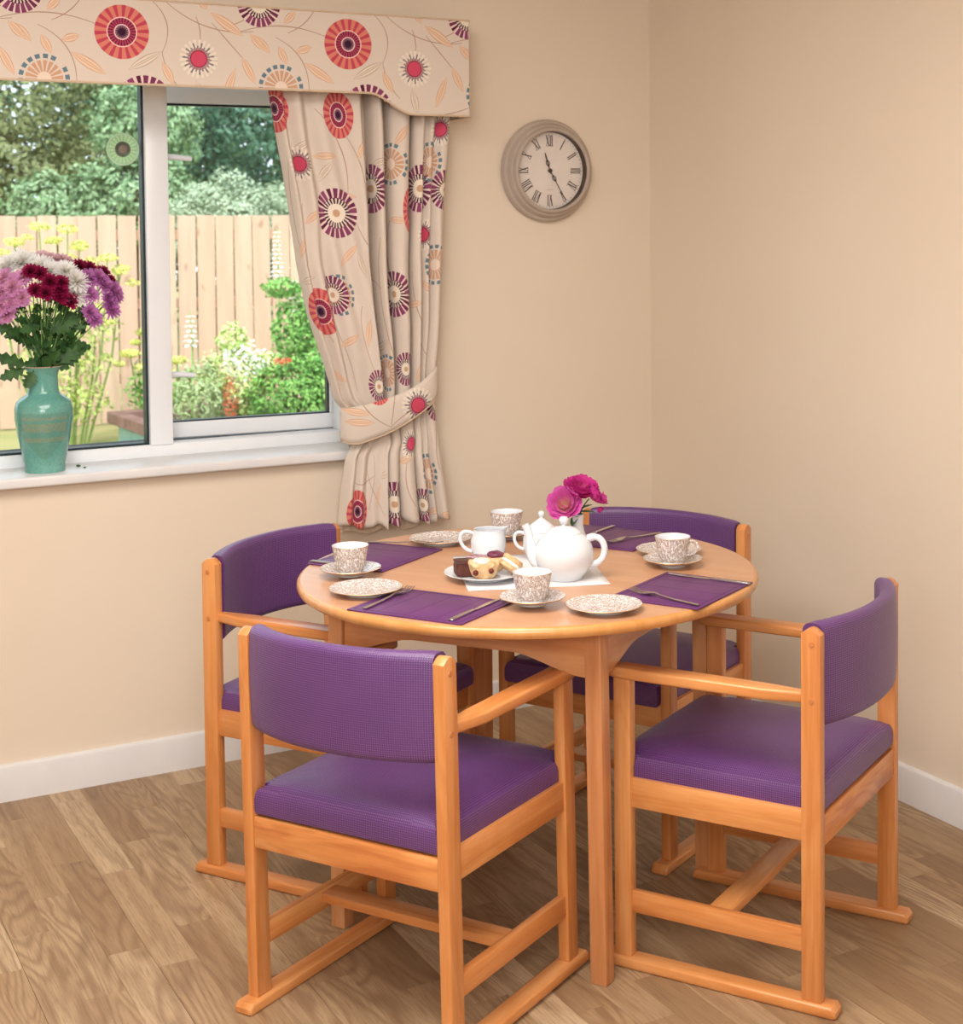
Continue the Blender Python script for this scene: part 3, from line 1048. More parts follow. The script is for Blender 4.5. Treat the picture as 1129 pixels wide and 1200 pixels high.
def flat_strokes(name, strokes, y, th, mat, parent, z0=0.0):
    """strokes: (x0,z0,x1,z1,width)"""
    bm = bmesh.new()
    for (x0, z0_, x1, z1_, wd) in strokes:
        d = Vector((x1 - x0, 0, z1_ - z0_)); L = d.length; d.normalize(); n = Vector((d.z, 0, -d.x))
        vs = []
        for yy in (y, y - th):
            for s1, s2 in ((0, -1), (1, -1), (1, 1), (0, 1)):
                vs.append(bm.verts.new(Vector((x0, yy, z0_)) + d * L * s1 + n * wd / 2 * s2))
        for q in ((4, 5, 6, 7), (0, 1, 5, 4), (1, 2, 6, 5), (2, 3, 7, 6), (3, 0, 4, 7)):
            bm.faces.new([vs[k] for k in q])
    bmesh.ops.recalc_face_normals(bm, faces=bm.faces)
    return mobj(name, bm, mat, parent, smooth=False)
NUM = {1: 'I', 2: 'II', 3: 'III', 4: 'IV', 5: 'V', 6: 'VI', 7: 'VII', 8: 'VIII', 9: 'IX', 10: 'X', 11: 'XI', 12: 'XII'}
for h, s in NUM.items():
    ws = {'I': .0062, 'V': .0135, 'X': .0135}
    tot = sum(ws[c] for c in s)
    x = -tot / 2
    st = []
    H = .0165
    for c in s:
        cx_ = x + ws[c] / 2
        if c == 'I': st.append((cx_, -H, cx_, H, .0030))
        elif c == 'V': st += [(cx_ - .0048, H, cx_, -H, .0034), (cx_ + .0048, H, cx_, -H, .0014)]
        else: st += [(cx_ - .0050, H, cx_ + .0050, -H, .0034), (cx_ + .0050, H, cx_ - .0050, -H, .0014)]
        x += ws[c]
    st += [(-tot / 2, H, tot / 2, H, .0010), (-tot / 2, -H, tot / 2, -H, .0010)]
    a = pi / 2 - h * pi / 6
    rot = a - pi / 2
    R_ = .094
    tr_ = []
    for (x0, z0_, x1, z1_, wd) in st:
        f = lambda px, pz: (px * cos(rot) - pz * sin(rot) + R_ * cos(a), px * sin(rot) + pz * cos(rot) + R_ * sin(a))
        p, q = f(x0, z0_), f(x1, z1_)
        tr_.append((p[0], p[1], q[0], q[1], wd))
    flat_strokes('numeral', tr_, -.0285, .0004, ink, clk)
tk = []
for k in range(60):
    a = k * pi / 30
    tk.append((.1135 * cos(a), .1135 * sin(a), .1165 * cos(a), .1165 * sin(a), .0013 if k % 5 else .0022))
flat_strokes('minute_track', tk, -.0285, .0004, ink, clk)
def hand(name, ang, L, y, w0):
    a = pi / 2 - ang
    c, s = cos(a), sin(a)
    P = lambda r, o: (r * c - o * s, r * s + o * c)
    st = [(*P(-.012, 0), *P(L, 0), w0)]
    m_ = L * (.42 if L < .07 else .28)
    for o1 in (-1, 1):
        st.append((*P(m_ - .012, 0), *P(m_, o1 * .0065), w0 * .9)); st.append((*P(m_, o1 * .0065), *P(m_ + .013, 0), w0 * .9))
    st.append((*P(L - .02, 0), *P(L - .008, 0), w0 * 1.6))
    flat_strokes(name, st, y, .001, ink, clk)
hand('hour_hand', radians(11.42 * 30), .058, -.031, .0026)
hand('minute_hand', radians(150), .098, -.033, .0022)
clathe('hand_boss', [(.0065, .029), (.0065, .036), (.003, .038), (0, .038)], ink, 16)
flat_strokes('dial_text', [(-.010 + i * .004, -.060, -.010 + i * .004 + .0026, -.060, .0020) for i in range(6)], -.0285, .0003, mottled('clock_faint_ink', srgb(168, 152, 140), srgb(176, 160, 148), 20), clk)

# ------------------------------------------------------------------ CHAIRS
W, D, PA, PBF, PBR = 0.2461, 0.4495, 0.026, 0.0385, 0.0405
CW = MAT['chair_wood']
mat_dowel = mottled('dowel_cap_wood', srgb(186, 116, 66), srgb(200, 128, 76), 60, 0.5)
def make_chair():
    t = empty('dining_armchair')
    for s in (-1, 1):
        x0, x1 = sorted((s * W, s * (W - PA)))
        # rear post with a domed top
        arc_ = [(PBR - PBR * k / 8, .742 + .0125 * sin(pi * k / 8)) for k in range(9)]
        prism('leg', [(0, .0236), (PBR, .0236)] + arc_, 0, x0, x1, CW, t, 0.003, 2, 2)
        box('leg', x0, x1, D - PBF, D, .0236, .604, CW, t, .003, 2, 2)
        # runner
        rx0, rx1 = sorted((s * (W + .0076 - .0434), s * (W + .0076)))
        prism('runner', [(-.0313, .004), (-.0313, .014), (-.024, .0236), (D + .026, .0236), (D + .0351, .014), (D + .0351, .004), (D + .031, 0), (-.027, 0)],
              0, rx0, rx1, CW, t, .006, 3, 1)
        # rails of the side frame
        r0, r1 = sorted((s * (W - .005), s * (W - .023)))
        box('seat_rail', r0, r1, PBR - .001, D - PBF + .001, .335, .3966, CW, t, .003, 2, 1)
        box('side_stretcher', r0, r1, PBR - .001, D - PBF + .001, .1158, .1607, CW, t, .003, 2, 1)
        # armrest
        arm = [(.215, .038), (.236, .038), (.244, .075), (.2535, .118), (.2565, .30), (.2565, .415), (.254, .446), (.247, .467), (.235, .478), (.221, .476), (.209, .462),
               (.205, .436), (.205, .30), (.2065, .125), (.210, .085)]
        prism('armrest', [(s * a, b) for a, b in arm], 2, .6035, .6265, CW, t, .0055, 3, 1)
        # dowel caps
        for z in (.7235, .613):
            bm = lathe_bm([(0, .0016), (.0052, .001), (.0062, -.001)], 14)
            bmesh.ops.rotate(bm, verts=bm.verts, cent=(0, 0, 0), matrix=Matrix.Rotation(s * pi / 2, 3, 'Y'))
            bmesh.ops.translate(bm, verts=bm.verts, vec=(s * (W + .0004), PBR * .46, z))
            mobj('dowel_cap', bm, mat_dowel, t)
    box('seat_rail', -(W - PA), W - PA, .002, .022, .3228, .3846, MAT['rail_wood'], t, .003, 2, 0)
    box('seat_rail', -(W - PA), W - PA, D - .024, D - .004, .335, .3966, CW, t, .003, 2, 0)
    box('cross_stretcher', -(W - .022), W - .022, .199, .2496, .135, .1545, CW, t, .003, 2, 0)
    # seat cushion: plus shaped outline that fits round the posts
    bm = bmesh.new(); uvl = bm.loops.layers.uv.verify()
    def outline(e):
        a, b = W - PA - .002 - e, W - .015 - e
        v0, v1, v2, v3 = .004 + e, PBR + .002 + e, D - PBF - .002 - e, D + .013 - e
        P = [(-a, v0), (a, v0), (a, v1), (b, v1), (b, v2), (a, v2), (a, v3), (-a, v3), (-a, v2), (-b, v2), (-b, v1), (-a, v1)]
        out = []
        for (p, q) in zip(P, P[1:] + P[:1]):
            n = max(1, int(round(sqrt((p[0] - q[0]) ** 2 + (p[1] - q[1]) ** 2) / .05)))
            if n > 6: n = 8
            for k in range(n):
                out.append((p[0] + (q[0] - p[0]) * k / n, p[1] + (q[1] - p[1]) * k / n))
        return out
    layers = [(.006, .388), (.001, .392), (0.0, .400), (0.0, .418), (.0015, .428), (.005, .437), (.010, .443), (.020, .449), (.04, .4545), (.09, .460), (.155, .462)]
    base_n = len(outline(0))
    def ring_(e, z):
        o0 = outline(min(e, .012))
        if e > .012:
            s_ = 1 - (e - .012) / .2
            cx_, cy_ = 0, D / 2
            o0 = [(x * s_, cy_ + (y - cy_) * s_) for x, y in o0]
        while len(o0) < base_n: o0.append(o0[-1])
        o0 = o0[:base_n]
        return [bm.verts.new((x, y, z - (.012 * max(0, (abs(x) - .17) / .06) if z > .44 and abs(x) > .17 else 0) * .5)) for x, y in o0]
    R_ = [ring_(e, z) for e, z in layers]
    bm.faces.new(list(reversed(R_[0])))
    for a, b in zip(R_, R_[1:]):
        for i in range(base_n):
            j = (i + 1) % base_n
            bm.faces.new((a[i], a[j], b[j], b[i]))
    c = bm.verts.new((0, D / 2, .462))
    for i in range(base_n):
        bm.faces.new((R_[-1][i], R_[-1][(i + 1) % base_n], c))
    bm.normal_update(); box_uv(bm)
    mobj('seat', bm, MAT['purple'], t)
    # back cushion, bowed to the rear
    bm = bmesh.new(); uvl = bm.loops.layers.uv.verify()
    NU = 28
    aw = W - PA - .0015
    sec = []
    th, z0, z1, rr_ = .045, .556, .760, .017
    def addarc(cy_, cz_, a0, a1, r, n=5):
        for k in range(n + 1):
            a = a0 + (a1 - a0) * k / n
            sec.append((cy_ + r * cos(a), cz_ + r * sin(a)))
    addarc(.003 + th - rr_, z1 - rr_, 0, pi / 2, rr_)
    addarc(.003 + rr_, z1 - rr_, pi / 2, pi, rr_)
    for k in range(1, 6): sec.append((.003 - .003 * sin(pi * k / 6), z1 - rr_ - (z1 - z0 - 2 * rr_) * k / 6))
    addarc(.003 + rr_, z0 + rr_, pi, 1.5 * pi, rr_)
    addarc(.003 + th - rr_, z0 + rr_, 1.5 * pi, 2 * pi, rr_)
    for k in range(1, 6): sec.append((.003 + th, z0 + rr_ + (z1 - z0 - 2 * rr_) * k / 6))
    n = len(sec)
    sl = [0]
    for a, b in zip(sec, sec[1:] + sec[:1]): sl.append(sl[-1] + sqrt((a[0] - b[0]) ** 2 + (a[1] - b[1]) ** 2))
    rows = []
    for i in range(NU + 1):
        u = -1 + 2 * i / NU
        bow = 1 - abs(u) ** 2.2
        dz = .002 * (1 - u * u)
        sc = 1 - (.06 if i in (0, NU) else 0)
        zc = (z0 + z1) / 2
        rows.append([bm.verts.new((u * aw, .003 + th / 2 + (y - .003 - th / 2) * sc - (.050 + .014 * (y - .003) / th) * bow, zc + (z - zc) * (1 - (1 - sc) * .3) + dz)) for y, z in sec])
    for i, (a, b) in enumerate(zip(rows, rows[1:])):
        for k in range(n):
            j = (k + 1) % n
            f = bm.faces.new((a[k], b[k], b[j], a[j]))
            uvs = ((i, k), (i + 1, k), (i + 1, k + 1), (i, k + 1))
            for l, (ii, kk) in zip(f.loops, uvs): l[uvl].uv = ((-1 + 2 * ii / NU) * aw * 1.03, sl[kk])
    bm.faces.new(rows[0]); bm.faces.new(list(reversed(rows[-1])))
    bmesh.ops.recalc_face_normals(bm, faces=bm.faces)
    mobj('backrest', bm, MAT['purple'], t)
    return t
ch = make_chair()
CH = [((-1.7234, -1.6191), 29.77, 'light wood armchair with purple cushions seen from behind, nearest the camera at left'),
      ((-0.6932, -1.8857), 121.04, 'light wood armchair with purple cushions at the right of the table, side on'),
      ((-1.5260, -0.6118), -57.63, 'light wood armchair with purple cushions behind the left edge of the table, below the window'),
      ((-0.5041, -0.8697), -151.54, 'light wood armchair with purple cushions behind the table in the room corner')]
for i, ((x, y), a, lab) in enumerate(CH):
    o = ch if i == 0 else copy_tree(ch)
    o.location = (x, y, 0)
    o.rotation_euler = (0, 0, radians(a) - pi / 2)
    if i == 0:
        # this chair leans a touch: its frame has racked
        o.rotation_euler = (radians(0.5) , radians(-0.55), radians(a) - pi / 2)
        o.location = (x, y, 0.001)
    tag(o, lab, 'chair', 'purple cushioned armchairs round the table')

# ------------------------------------------------------------------ TABLE
TC = Vector((-1.1375, -1.2644))
TZ = 0.758
table = empty('dining_table', (TC.x, TC.y, 0))
tag(table, 'round light wood dining table laid for tea', 'table')
TR = 0.516
prof = [(0, .7334), (TR - .012, .7334), (TR - .005, .7352), (TR - .0012, .740), (TR, .7455), (TR - .001, .7515), (TR - .0045, .756), (TR - .009, .7578)]
bm = lathe_bm(prof, 96)
box_uv(bm)
mobj('edge_band', bm, MAT['edge_wood'], table)
bm = lathe_bm([(TR - .009, .7578), (0, TZ)], 96)
bm.normal_update(); box_uv(bm)
o = mobj('tabletop', bm, MAT['top_wood'], table); o.rotation_euler = (0, 0, radians(31))
legs = [((-1.196, -1.679), (-1.203, -1.675)), ((-0.717, -1.350), (-0.724, -1.348)), ((-1.050, -0.846), (-1.0515, -0.853)), ((-1.5545, -1.166), (-1.561, -1.190))]
tops = []
for (bx, by), (tx_, ty_) in legs:
    bm = bmesh.new()
    h = .0185
    a = radians(31)
    vs = []
    for (cx_, cy_, z) in ((bx, by, 0), (tx_, ty_, .7334)):
        for sx, sy in ((-1, -1), (1, -1), (1, 1), (-1, 1)):
            vs.append(bm.verts.new((cx_ - TC.x + (sx * cos(a) - sy * sin(a)) * h, cy_ - TC.y + (sx * sin(a) + sy * cos(a)) * h, z)))
    for q in ((3, 2, 1, 0), (4, 5, 6, 7), (0, 1, 5, 4), (1, 2, 6, 5), (2, 3, 7, 6), (3, 0, 4, 7)):
        bm.faces.new([vs[k] for k in q])
    bmesh.ops.bevel(bm, geom=list(bm.edges), offset=.003, segments=2, profile=.5, affect='EDGES')
    bm.normal_update(); box_uv(bm, 2)
    mobj('leg', bm, MAT['table_wood'], table)
    tops.append(Vector((tx_ - TC.x, ty_ - TC.y, 0)))
for i in range(4):
    p, q = tops[i], tops[(i + 1) % 4]
    d = (q - p); L = d.length; d.normalize(); n = Vector((d.y, -d.x, 0))
    if n.dot((p + q) / 2) < 0: n = -n
    p = p + n * .002
    L0, L1 = .019, L - .019
    bm = bmesh.new()
    N = 24
    ring0 = []
    for k in range(N + 1):
        s_ = L0 + (L1 - L0) * k / N
        e = min(s_ - L0, L1 - s_) / (L1 - L0)
        zb = .624 + .036 * sm(e / .30)
        row = []
        for off, z in ((.010, .7334), (.010, zb), (-.010, zb), (-.010, .7334)):
            c_ = p + d * s_ + n * off
            row.append(bm.verts.new((c_.x, c_.y, z)))
        ring0.append(row)
    uvl = bm.loops.layers.uv.verify()
    for k, (a_, b_) in enumerate(zip(ring0, ring0[1:])):
        for m in range(4):
            f = bm.faces.new((a_[m], b_[m], b_[(m + 1) % 4], a_[(m + 1) % 4]))
            for l in f.loops:
                co = l.vert.co
                l[uvl].uv = (co.z + (.03 if m == 1 else 0), (Vector((co.x, co.y, 0)) - p).dot(d))
    bm.faces.new(ring0[0]); bm.faces.new(list(reversed(ring0[-1])))
    bmesh.ops.recalc_face_normals(bm, faces=bm.faces)
    mobj('apron', bm, MAT['table_wood'], table)

# ------------------------------------------------------------------ PLACE SETTINGS
def placemat(cx_, cy_, deg, lx, ly, lab):
    t = empty('placemat', (cx_, cy_, TZ), radians(deg))
    box('board', -lx / 2, lx / 2, -ly / 2, ly / 2, .0002, .0032, MAT['placemat'], t, .0008, 2)
    bm = bmesh.new()
    i_ = .010
    for a, b, c, d in ((-lx / 2 + i_, lx / 2 - i_, -ly / 2 + i_, -ly / 2 + i_ + .0012), (-lx / 2 + i_, lx / 2 - i_, ly / 2 - i_ - .0012, ly / 2 - i_),
                       (-lx / 2 + i_, -lx / 2 + i_ + .0012, -ly / 2 + i_, ly / 2 - i_), (lx / 2 - i_ - .0012, lx / 2 - i_, -ly / 2 + i_, ly / 2 - i_)):
        add_box(bm, a, b, c, d, .0031, .0036)
    for k in (-.25, 0, .25):
        add_box(bm, lx * k - .0004, lx * k + .0004, -ly / 2 + .012, ly / 2 - .012, .0031, .0034)
    mobj('stitched_edge', bm, MAT['stitch'], t, smooth=False)
    tag(t, lab, 'placemat', 'purple placemats on the round table')
    return t
placemat(-1.4795, -1.471, -56, .262, .200, 'purple placemat at the near side of the table, fork on its left edge') if False else None
MATS = [(-1.4700, -1.4660, -57.5, .272, .202, 'purple placemat nearest the camera, between the fork and knife in front of the foremost chair'),
        (-0.9605, -1.6210, 29.5, .266, .208, 'purple placemat at the right edge of the table facing the right hand chair'),
        (-1.3830, -0.9680, 34.5, .262, .205, 'purple placemat at the back left, partly hidden by a cup'),
        (-0.8130, -1.0630, -60.5, .272, .222, 'purple placemat at the back, behind the flower vase')]
for q in MATS: placemat(*q)

def fork_mesh():
    bm = bmesh.new()
    # handle, along +y, length .185
    st = [(0, .0048, .0015), (.02, .0047, .0015), (.07, .0036, .0018), (.105, .0026, .0042), (.118, .0030, .0062), (.128, .0075, .0055), (.140, .0105, .0030), (.147, .0108, .0026)]
    rows = []
    for y, hw, z in st:
        rows.append([bm.verts.new((sx * hw, y, z + dz)) for sx, dz in ((-1, 0), (1, 0), (1, .0018), (-1, .0018))])
    for a, b in zip(rows, rows[1:]):
        for k in range(4): bm.faces.new((a[k], a[(k + 1) % 4], b[(k + 1) % 4], b[k]))
    bm.faces.new(rows[0]); bm.faces.new(list(reversed(rows[-1])))
    for k in range(4):
        x = -.0088 + k * .00587
        pts = [(.146, .0026), (.160, .0016), (.174, .0032), (.186, .0070)]
        rr = []
        for i, (y, z) in enumerate(pts):
            hw = .0017 - .0002 * i
            rr.append([bm.verts.new((x + sx * hw, y, z + dz)) for sx, dz in ((-1, 0), (1, 0), (1, .0014), (-1, .0014))])
        for a, b in zip(rr, rr[1:]):
            for m in range(4): bm.faces.new((a[m], a[(m + 1) % 4], b[(m + 1) % 4], b[m]))
        bm.faces.new(rr[0]); bm.faces.new(list(reversed(rr[-1])))
    bmesh.ops.recalc_face_normals(bm, faces=bm.faces)
    return bm
def knife_meshes():
    h = bmesh.new()
    rows = []
    for y, hw, t_ in ((0, .0050, .0034), (.003, .0056, .0042), (.05, .0050, .0042), (.088, .0040, .0036), (.094, .0036, .0030)):
        rows.append([h.verts.new((sx * hw, y, z)) for sx, z in ((-1, .0004), (1, .0004), (1.0, t_), (-1.0, t_))])
    for a, b in zip(rows, rows[1:]):
        for k in range(4): h.faces.new((a[k], a[(k + 1) % 4], b[(k + 1) % 4], b[k]))
    h.faces.new(rows[0]); h.faces.new(list(reversed(rows[-1])))
    bmesh.ops.bevel(h, geom=list(h.edges), offset=.0006, segments=1, profile=.5, affect='EDGES')
    bmesh.ops.recalc_face_normals(h, faces=h.faces)
    b_ = bmesh.new()
    up_, lo = [], []
    out = [(.093, -.0036, .0036), (.10, -.0050, .0044), (.13, -.0070, .0046), (.165, -.0072, .0046), (.185, -.0055, .0046), (.196, -.0020, .0044), (.200, .0030, .0040)]
    L_ = [b_.verts.new((x0, y, .0010)) for y, x0, x1 in out]; R_ = [b_.verts.new((x1, y, .0010)) for y, x0, x1 in out]
    L2 = [b_.verts.new((x0, y, .0016)) for y, x0, x1 in out]; R2 = [b_.verts.new((x1, y, .0024)) for y, x0, x1 in out]
    for i in range(len(out) - 1):
        for q in ((L_[i], L_[i + 1], R_[i + 1], R_[i]), (L2[i], R2[i], R2[i + 1], L2[i + 1]), (L_[i], L2[i], L2[i + 1], L_[i + 1]), (R_[i], R_[i + 1], R2[i + 1], R2[i])):
            b_.faces.new(q)
    b_.faces.new((L_[0], R_[0], R2[0], L2[0])); b_.faces.new((L_[-1], L2[-1], R2[-1], R_[-1]))
    bmesh.ops.recalc_face_normals(b_, faces=b_.faces)
    return h, b_
def make_fork():
    o = mobj('fork', fork_mesh(), MAT['steel'])
    return o
def make_knife():
    t = empty('table_knife')
    a, b = knife_meshes()
    mobj('handle', a, MAT['steel'], t); mobj('blade', b, MAT['steel'], t)
    return t
fork0, knife0 = make_fork(), make_knife()
def lay(o, x0, y0, x1, y1, z=TZ + .0036):
    o.location = (x0, y0, z)
    o.rotation_euler = (0, 0, atan2(y1 - y0, x1 - x0) - pi / 2)
FK = [(-1.6005, -1.4305, -1.4266, -1.3042, 'steel fork across the left corner of the placemat nearest the camera'),
      (-1.0130, -1.7608, -1.0700, -1.5435, 'steel fork along the near edge of the right hand placemat'),
      (-1.3426, -0.8198, -1.2042, -0.9304, 'steel fork on the back left placemat beside the rear plate'),
      (-0.6765, -1.1021, -0.8067, -1.1250, 'steel fork on the back placemat beside the right hand cup')]
for i, (a, b, c, d, lab) in enumerate(FK):
    o = fork0 if i == 0 else copy_tree(fork0)
    lay(o, a, b, c, d)
    tag(o, lab, 'fork', 'steel forks on the placemats')
KN = [(-1.4914, -1.6049, -1.3388, -1.5050, 'steel knife on the placemat nearest the camera, blade under the front saucer'),
      (-0.8150, -1.6620, -0.9067, -1.4886, 'steel knife along the far edge of the right hand placemat'),
      (-1.5376, -0.9471, -1.4316, -1.1100, 'steel knife on the back left placemat, behind the cup'),
      (-0.7300, -0.9650, -0.9000, -1.0600, 'steel knife at the far side of the back placemat')]
for i, (a, b, c, d, lab) in enumerate(KN):
    o = knife0 if i == 0 else copy_tree(knife0)
    lay(o, a, b, c, d)
    tag(o, lab, 'knife', 'steel knives on the placemats')

# chintz china
def make_plate():
    t = empty('side_plate')
    lathe('plate_body', [(0, .0035), (.045, .0035), (.052, .0048), (.064, .0090), (.0765, .0125), (.0772, .0133), (.0765, .0140), (.0630, .0108), (.052, .0068), (.045, .0056), (0, .0056)], MAT['chintz'], t, 48)
    lathe('foot_ring', [(.040, .0036), (.041, 0.0002), (.045, 0.0002), (.046, .0036)], MAT['porcelain'], t, 40)
    mobj('gilt_rim', tube_bm([(.0768 * cos(a * pi / 24), .0768 * sin(a * pi / 24), .0133) for a in range(49)], .0007, 5), MAT['gilt'], t)
    return t
def make_saucer():
    t = empty('saucer')
    lathe('saucer_body', [(0, .0035), (.026, .0035), (.036, .0050), (.052, .0110), (.0668, .0165), (.0673, .0174), (.0665, .0182), (.051, .0130), (.036, .0072), (.026, .0055), (0, .0055)], MAT['chintz'], t, 48)
    lathe('saucer_underside', [(.0245, .0034), (.0255, .0002), (.029, .0002), (.0300, .0034), (.036, .0046), (.052, .0105), (.0664, .0160)], MAT['porcelain'], t, 48)
    mobj('gilt_rim', tube_bm([(.0670 * cos(a * pi / 24), .0670 * sin(a * pi / 24), .0174) for a in range(49)], .0007, 5), MAT['gilt'], t)
    return t
def make_cup():
    t = empty('teacup')
    lathe('cup_body', [(.0225, .0040), (.0260, .0065), (.0310, .016), (.0352, .032), (.0382, .048), (.0402, .058), (.0408, .0605)], MAT['chintz'], t, 44)
    lathe('cup_inside', [(.0408, .0605), (.0400, .0610), (.0392, .0600), (.0370, .048), (.0340, .032), (.0295, .016), (.024, .009), (0, .008)], MAT['porcelain'], t, 44)
    lathe('foot_ring', [(0, .003), (.019, .003), (.0205, 0), (.023, 0), (.0235, .0042), (.0225, .0046)], MAT['porcelain'], t, 36)
    bm = tube_bm(bez((.0385, 0, .051), (.066, 0, .062), (.066, 0, .020), (.0315, 0, .0205), 16), [.0032] * 3 + [.0027] * 12 + [.003] * 2, 8)
    mobj('handle', bm, MAT['chintz'], t)
    mobj('gilt_rim', tube_bm([(.0404 * cos(a * pi / 22), .0404 * sin(a * pi / 22), .0608) for a in range(45)], .0006, 5), MAT['gilt'], t)
    return t
plate0, saucer0, cup0 = make_plate(), make_saucer(), make_cup()
PL = [(-1.539, -1.287, 0, 'gold patterned china side plate left of the near placemat'), (-1.184, -1.675, 0, 'gold patterned china side plate at the front edge of the table'),
      (-1.185, -0.897, 0, 'gold patterned china side plate at the back left behind the milk jug'), (-0.781, -1.298, 0, 'gold patterned china side plate behind the right hand cup')]
for i, (x, y, r, lab) in enumerate(PL):
    o = plate0 if i == 0 else copy_tree(plate0)
    o.location = (x, y, TZ + .0002); o.rotation_euler = (0, 0, i * 1.3)
    tag(o, lab, 'plate', 'patterned side plates')
CU = [(-1.509, -1.124, 40, 'left, on the back left placemat'), (-1.292, -1.572, 35, 'at the front edge of the table'), (-1.022, -0.932, 60, 'at the back, behind the milk jug'),
      (-0.843, -1.408, -48, 'at the right, its handle showing')]
for i, (x, y, r, where) in enumerate(CU):
    zz = TZ + (.0034 if i == 0 else .0002) 
    if i == 1: zz = TZ + .0046
    o = saucer0 if i == 0 else copy_tree(saucer0)
    o.location = (x, y, zz); o.rotation_euler = (0, 0, i * .9)
    tag(o, 'gold patterned china saucer under the cup ' + where, 'saucer', 'patterned saucers')
    o = cup0 if i == 0 else copy_tree(cup0)
    o.location = (x, y, zz + .0057); o.rotation_euler = (0, 0, radians(r))
    tag(o, 'gold patterned china teacup ' + where, 'cup', 'patterned teacups')

# napkin under the teapot
bm = bmesh.new()
A_, B_, C_, D_ = Vector((-1.3474, -1.3872)), Vector((-1.0586, -1.493)), Vector((-.945, -1.190)), Vector((-1.2300, -1.0600))
NG = 14
g = [[None] * (NG + 1) for _ in range(NG + 1)]
random.seed(8)
for i in range(NG + 1):
    for j in range(NG + 1):
        s_, t_ = i / NG, j / NG
        p = A_ * (1 - s_) * (1 - t_) + B_ * s_ * (1 - t_) + C_ * s_ * t_ + D_ * (1 - s_) * t_
        g[i][j] = bm.verts.new((p.x, p.y, TZ + .0008 + .0006 * (sin(i * 1.1) * cos(j * .9) + 1) * .5))
for i in range(NG):
    for j in range(NG):
        bm.faces.new((g[i][j], g[i + 1][j], g[i + 1][j + 1], g[i][j + 1]))
o = mobj('paper_napkin', bm, MAT['napkin']); sol = o.modifiers.new('s', 'SOLIDIFY'); sol.thickness = .0008
tag(o, 'white paper napkin spread flat under the teapot and cake plate', 'napkin')
NZ = TZ + .0020

# teapot
POR = MAT['porcelain']
rot_out = atan2(-.498, .867)          # direction in which the handle points
tp = empty('teapot', (-1.1165, -1.392, NZ), rot_out)
tag(tp, 'large white porcelain teapot with spout to the left in the middle of the table', 'teapot')
lathe('pot_body', [(0, .004), (.034, .004), (.036, 0), (.040, 0), (.041, .005), (.050, .014), (.0605, .030), (.0655, .046), (.0655, .060), (.060, .076), (.050, .090), (.040, .098), (.036, .100), (.034, .0985)], POR, tp, 56)
lid = lathe('lid', [(.0375, .0985), (.0385, .1000), (.0350, .1045), (.025, .1105), (.012, .1140), (.006, .115)], POR, tp, 48)
lathe('knob', [(.0055, .1135), (.0050, .1175), (.0075, .1200), (.0105, .1250), (.0105, .1300), (.0075, .1345), (0, .136)], POR, lid, 24)
mobj('spout', tube_bm(bez((-.050, 0, .036), (-.080, 0, .042), (-.068, 0, .088), (-.085, 0, .118), 16), [.0185, .018, .0175, .0165, .0155, .0145, .0135, .0125, .0115, .0108, .010, .0095, .009, .0088, .0086, .0085, .0083], 14), POR, tp)
mobj('handle', tube_bm(bez((.052, 0, .086), (.096, 0, .108), (.104, 0, .028), (.056, 0, .030), 22), [.0078] * 3 + [.0066] * 17 + [.0075] * 3, 12, None, 1.1), POR, tp)

# lidded sugar bowl behind the teapot
sg = empty('sugar_bowl', (-1.064, -1.192, TZ), rot_out + pi)
tag(sg, 'white lidded porcelain sugar bowl half hidden behind the teapot', 'sugar bowl')
lathe('bowl_body', [(0, .003), (.024, .003), (.026, 0), (.029, 0), (.030, .005), (.040, .018), (.0440, .034), (.0425, .052), (.0365, .066), (.035, .067), (.033, .066)], POR, sg, 44)
lid = lathe('lid', [(.0365, .0665), (.0372, .0680), (.033, .0745), (.022, .084), (.010, .0925), (.005, .096)], POR, sg, 40)
lathe('knob', [(.0048, .0945), (.0045, .099), (.0068, .102), (.0078, .107), (.0055, .112), (0, .1135)], POR, lid, 20)
for s in (1, -1):
    mobj('handle', tube_bm(bez((s * .038, 0, .060), (s * .070, 0, .078), (s * .072, 0, .030), (s * .041, 0, .024), 16), .0038, 9), POR, sg)

# milk jug
mj = empty('milk_jug', (-1.160, -1.108, TZ + .0002), rot_out + .12)
tag(mj, 'small white porcelain milk jug with handle to the left', 'jug')
bm = bmesh.new()
NJ = 48
prj = [(.0, .003, 0), (.026, .003, 0), (.028, 0, 0), (.031, 0, 0), (.032, .004, 0), (.038, .014, 0), (.0418, .028, 0), (.0405, .044, 0), (.0360, .056, .2), (.0340, .063, .6), (.0345, .067, 1), (.0325, .066, 1), (.0325, .056, .6), (.037, .042, .1), (.038, .026, 0), (.03, .008, 0), (0, .006, 0)]
rings = []
for r, z, k in prj:
    if r == 0: rings.append([bm.verts.new((0, 0, z))]); continue
    row = []
    for i in range(NJ):
        a = 2 * pi * i / NJ
        da = (a + pi) % (2 * pi) - pi
        lip = k * .014 * exp(-(da / .42) ** 2)
        row.append(bm.verts.new(((r + lip) * cos(a), r * sin(a) * (1 - .04 * k), z + lip * .45)))
    rings.append(row)
for a, b in zip(rings, rings[1:]):
    for i in range(NJ):
        j = (i + 1) % NJ
        if len(a) == 1: bm.faces.new((a[0], b[i], b[j]))
        elif len(b) == 1: bm.faces.new((a[i], a[j], b[0]))
        else: bm.faces.new((a[i], a[j], b[j], b[i]))
bmesh.ops.recalc_face_normals(bm, faces=bm.faces)
mobj('jug_body', bm, POR, mj)
mobj('handle', tube_bm(bez((-.032, 0, .056), (-.078, 0, .082), (-.074, 0, .022), (-.0385, 0, .016), 18), .0044, 10), POR, mj)

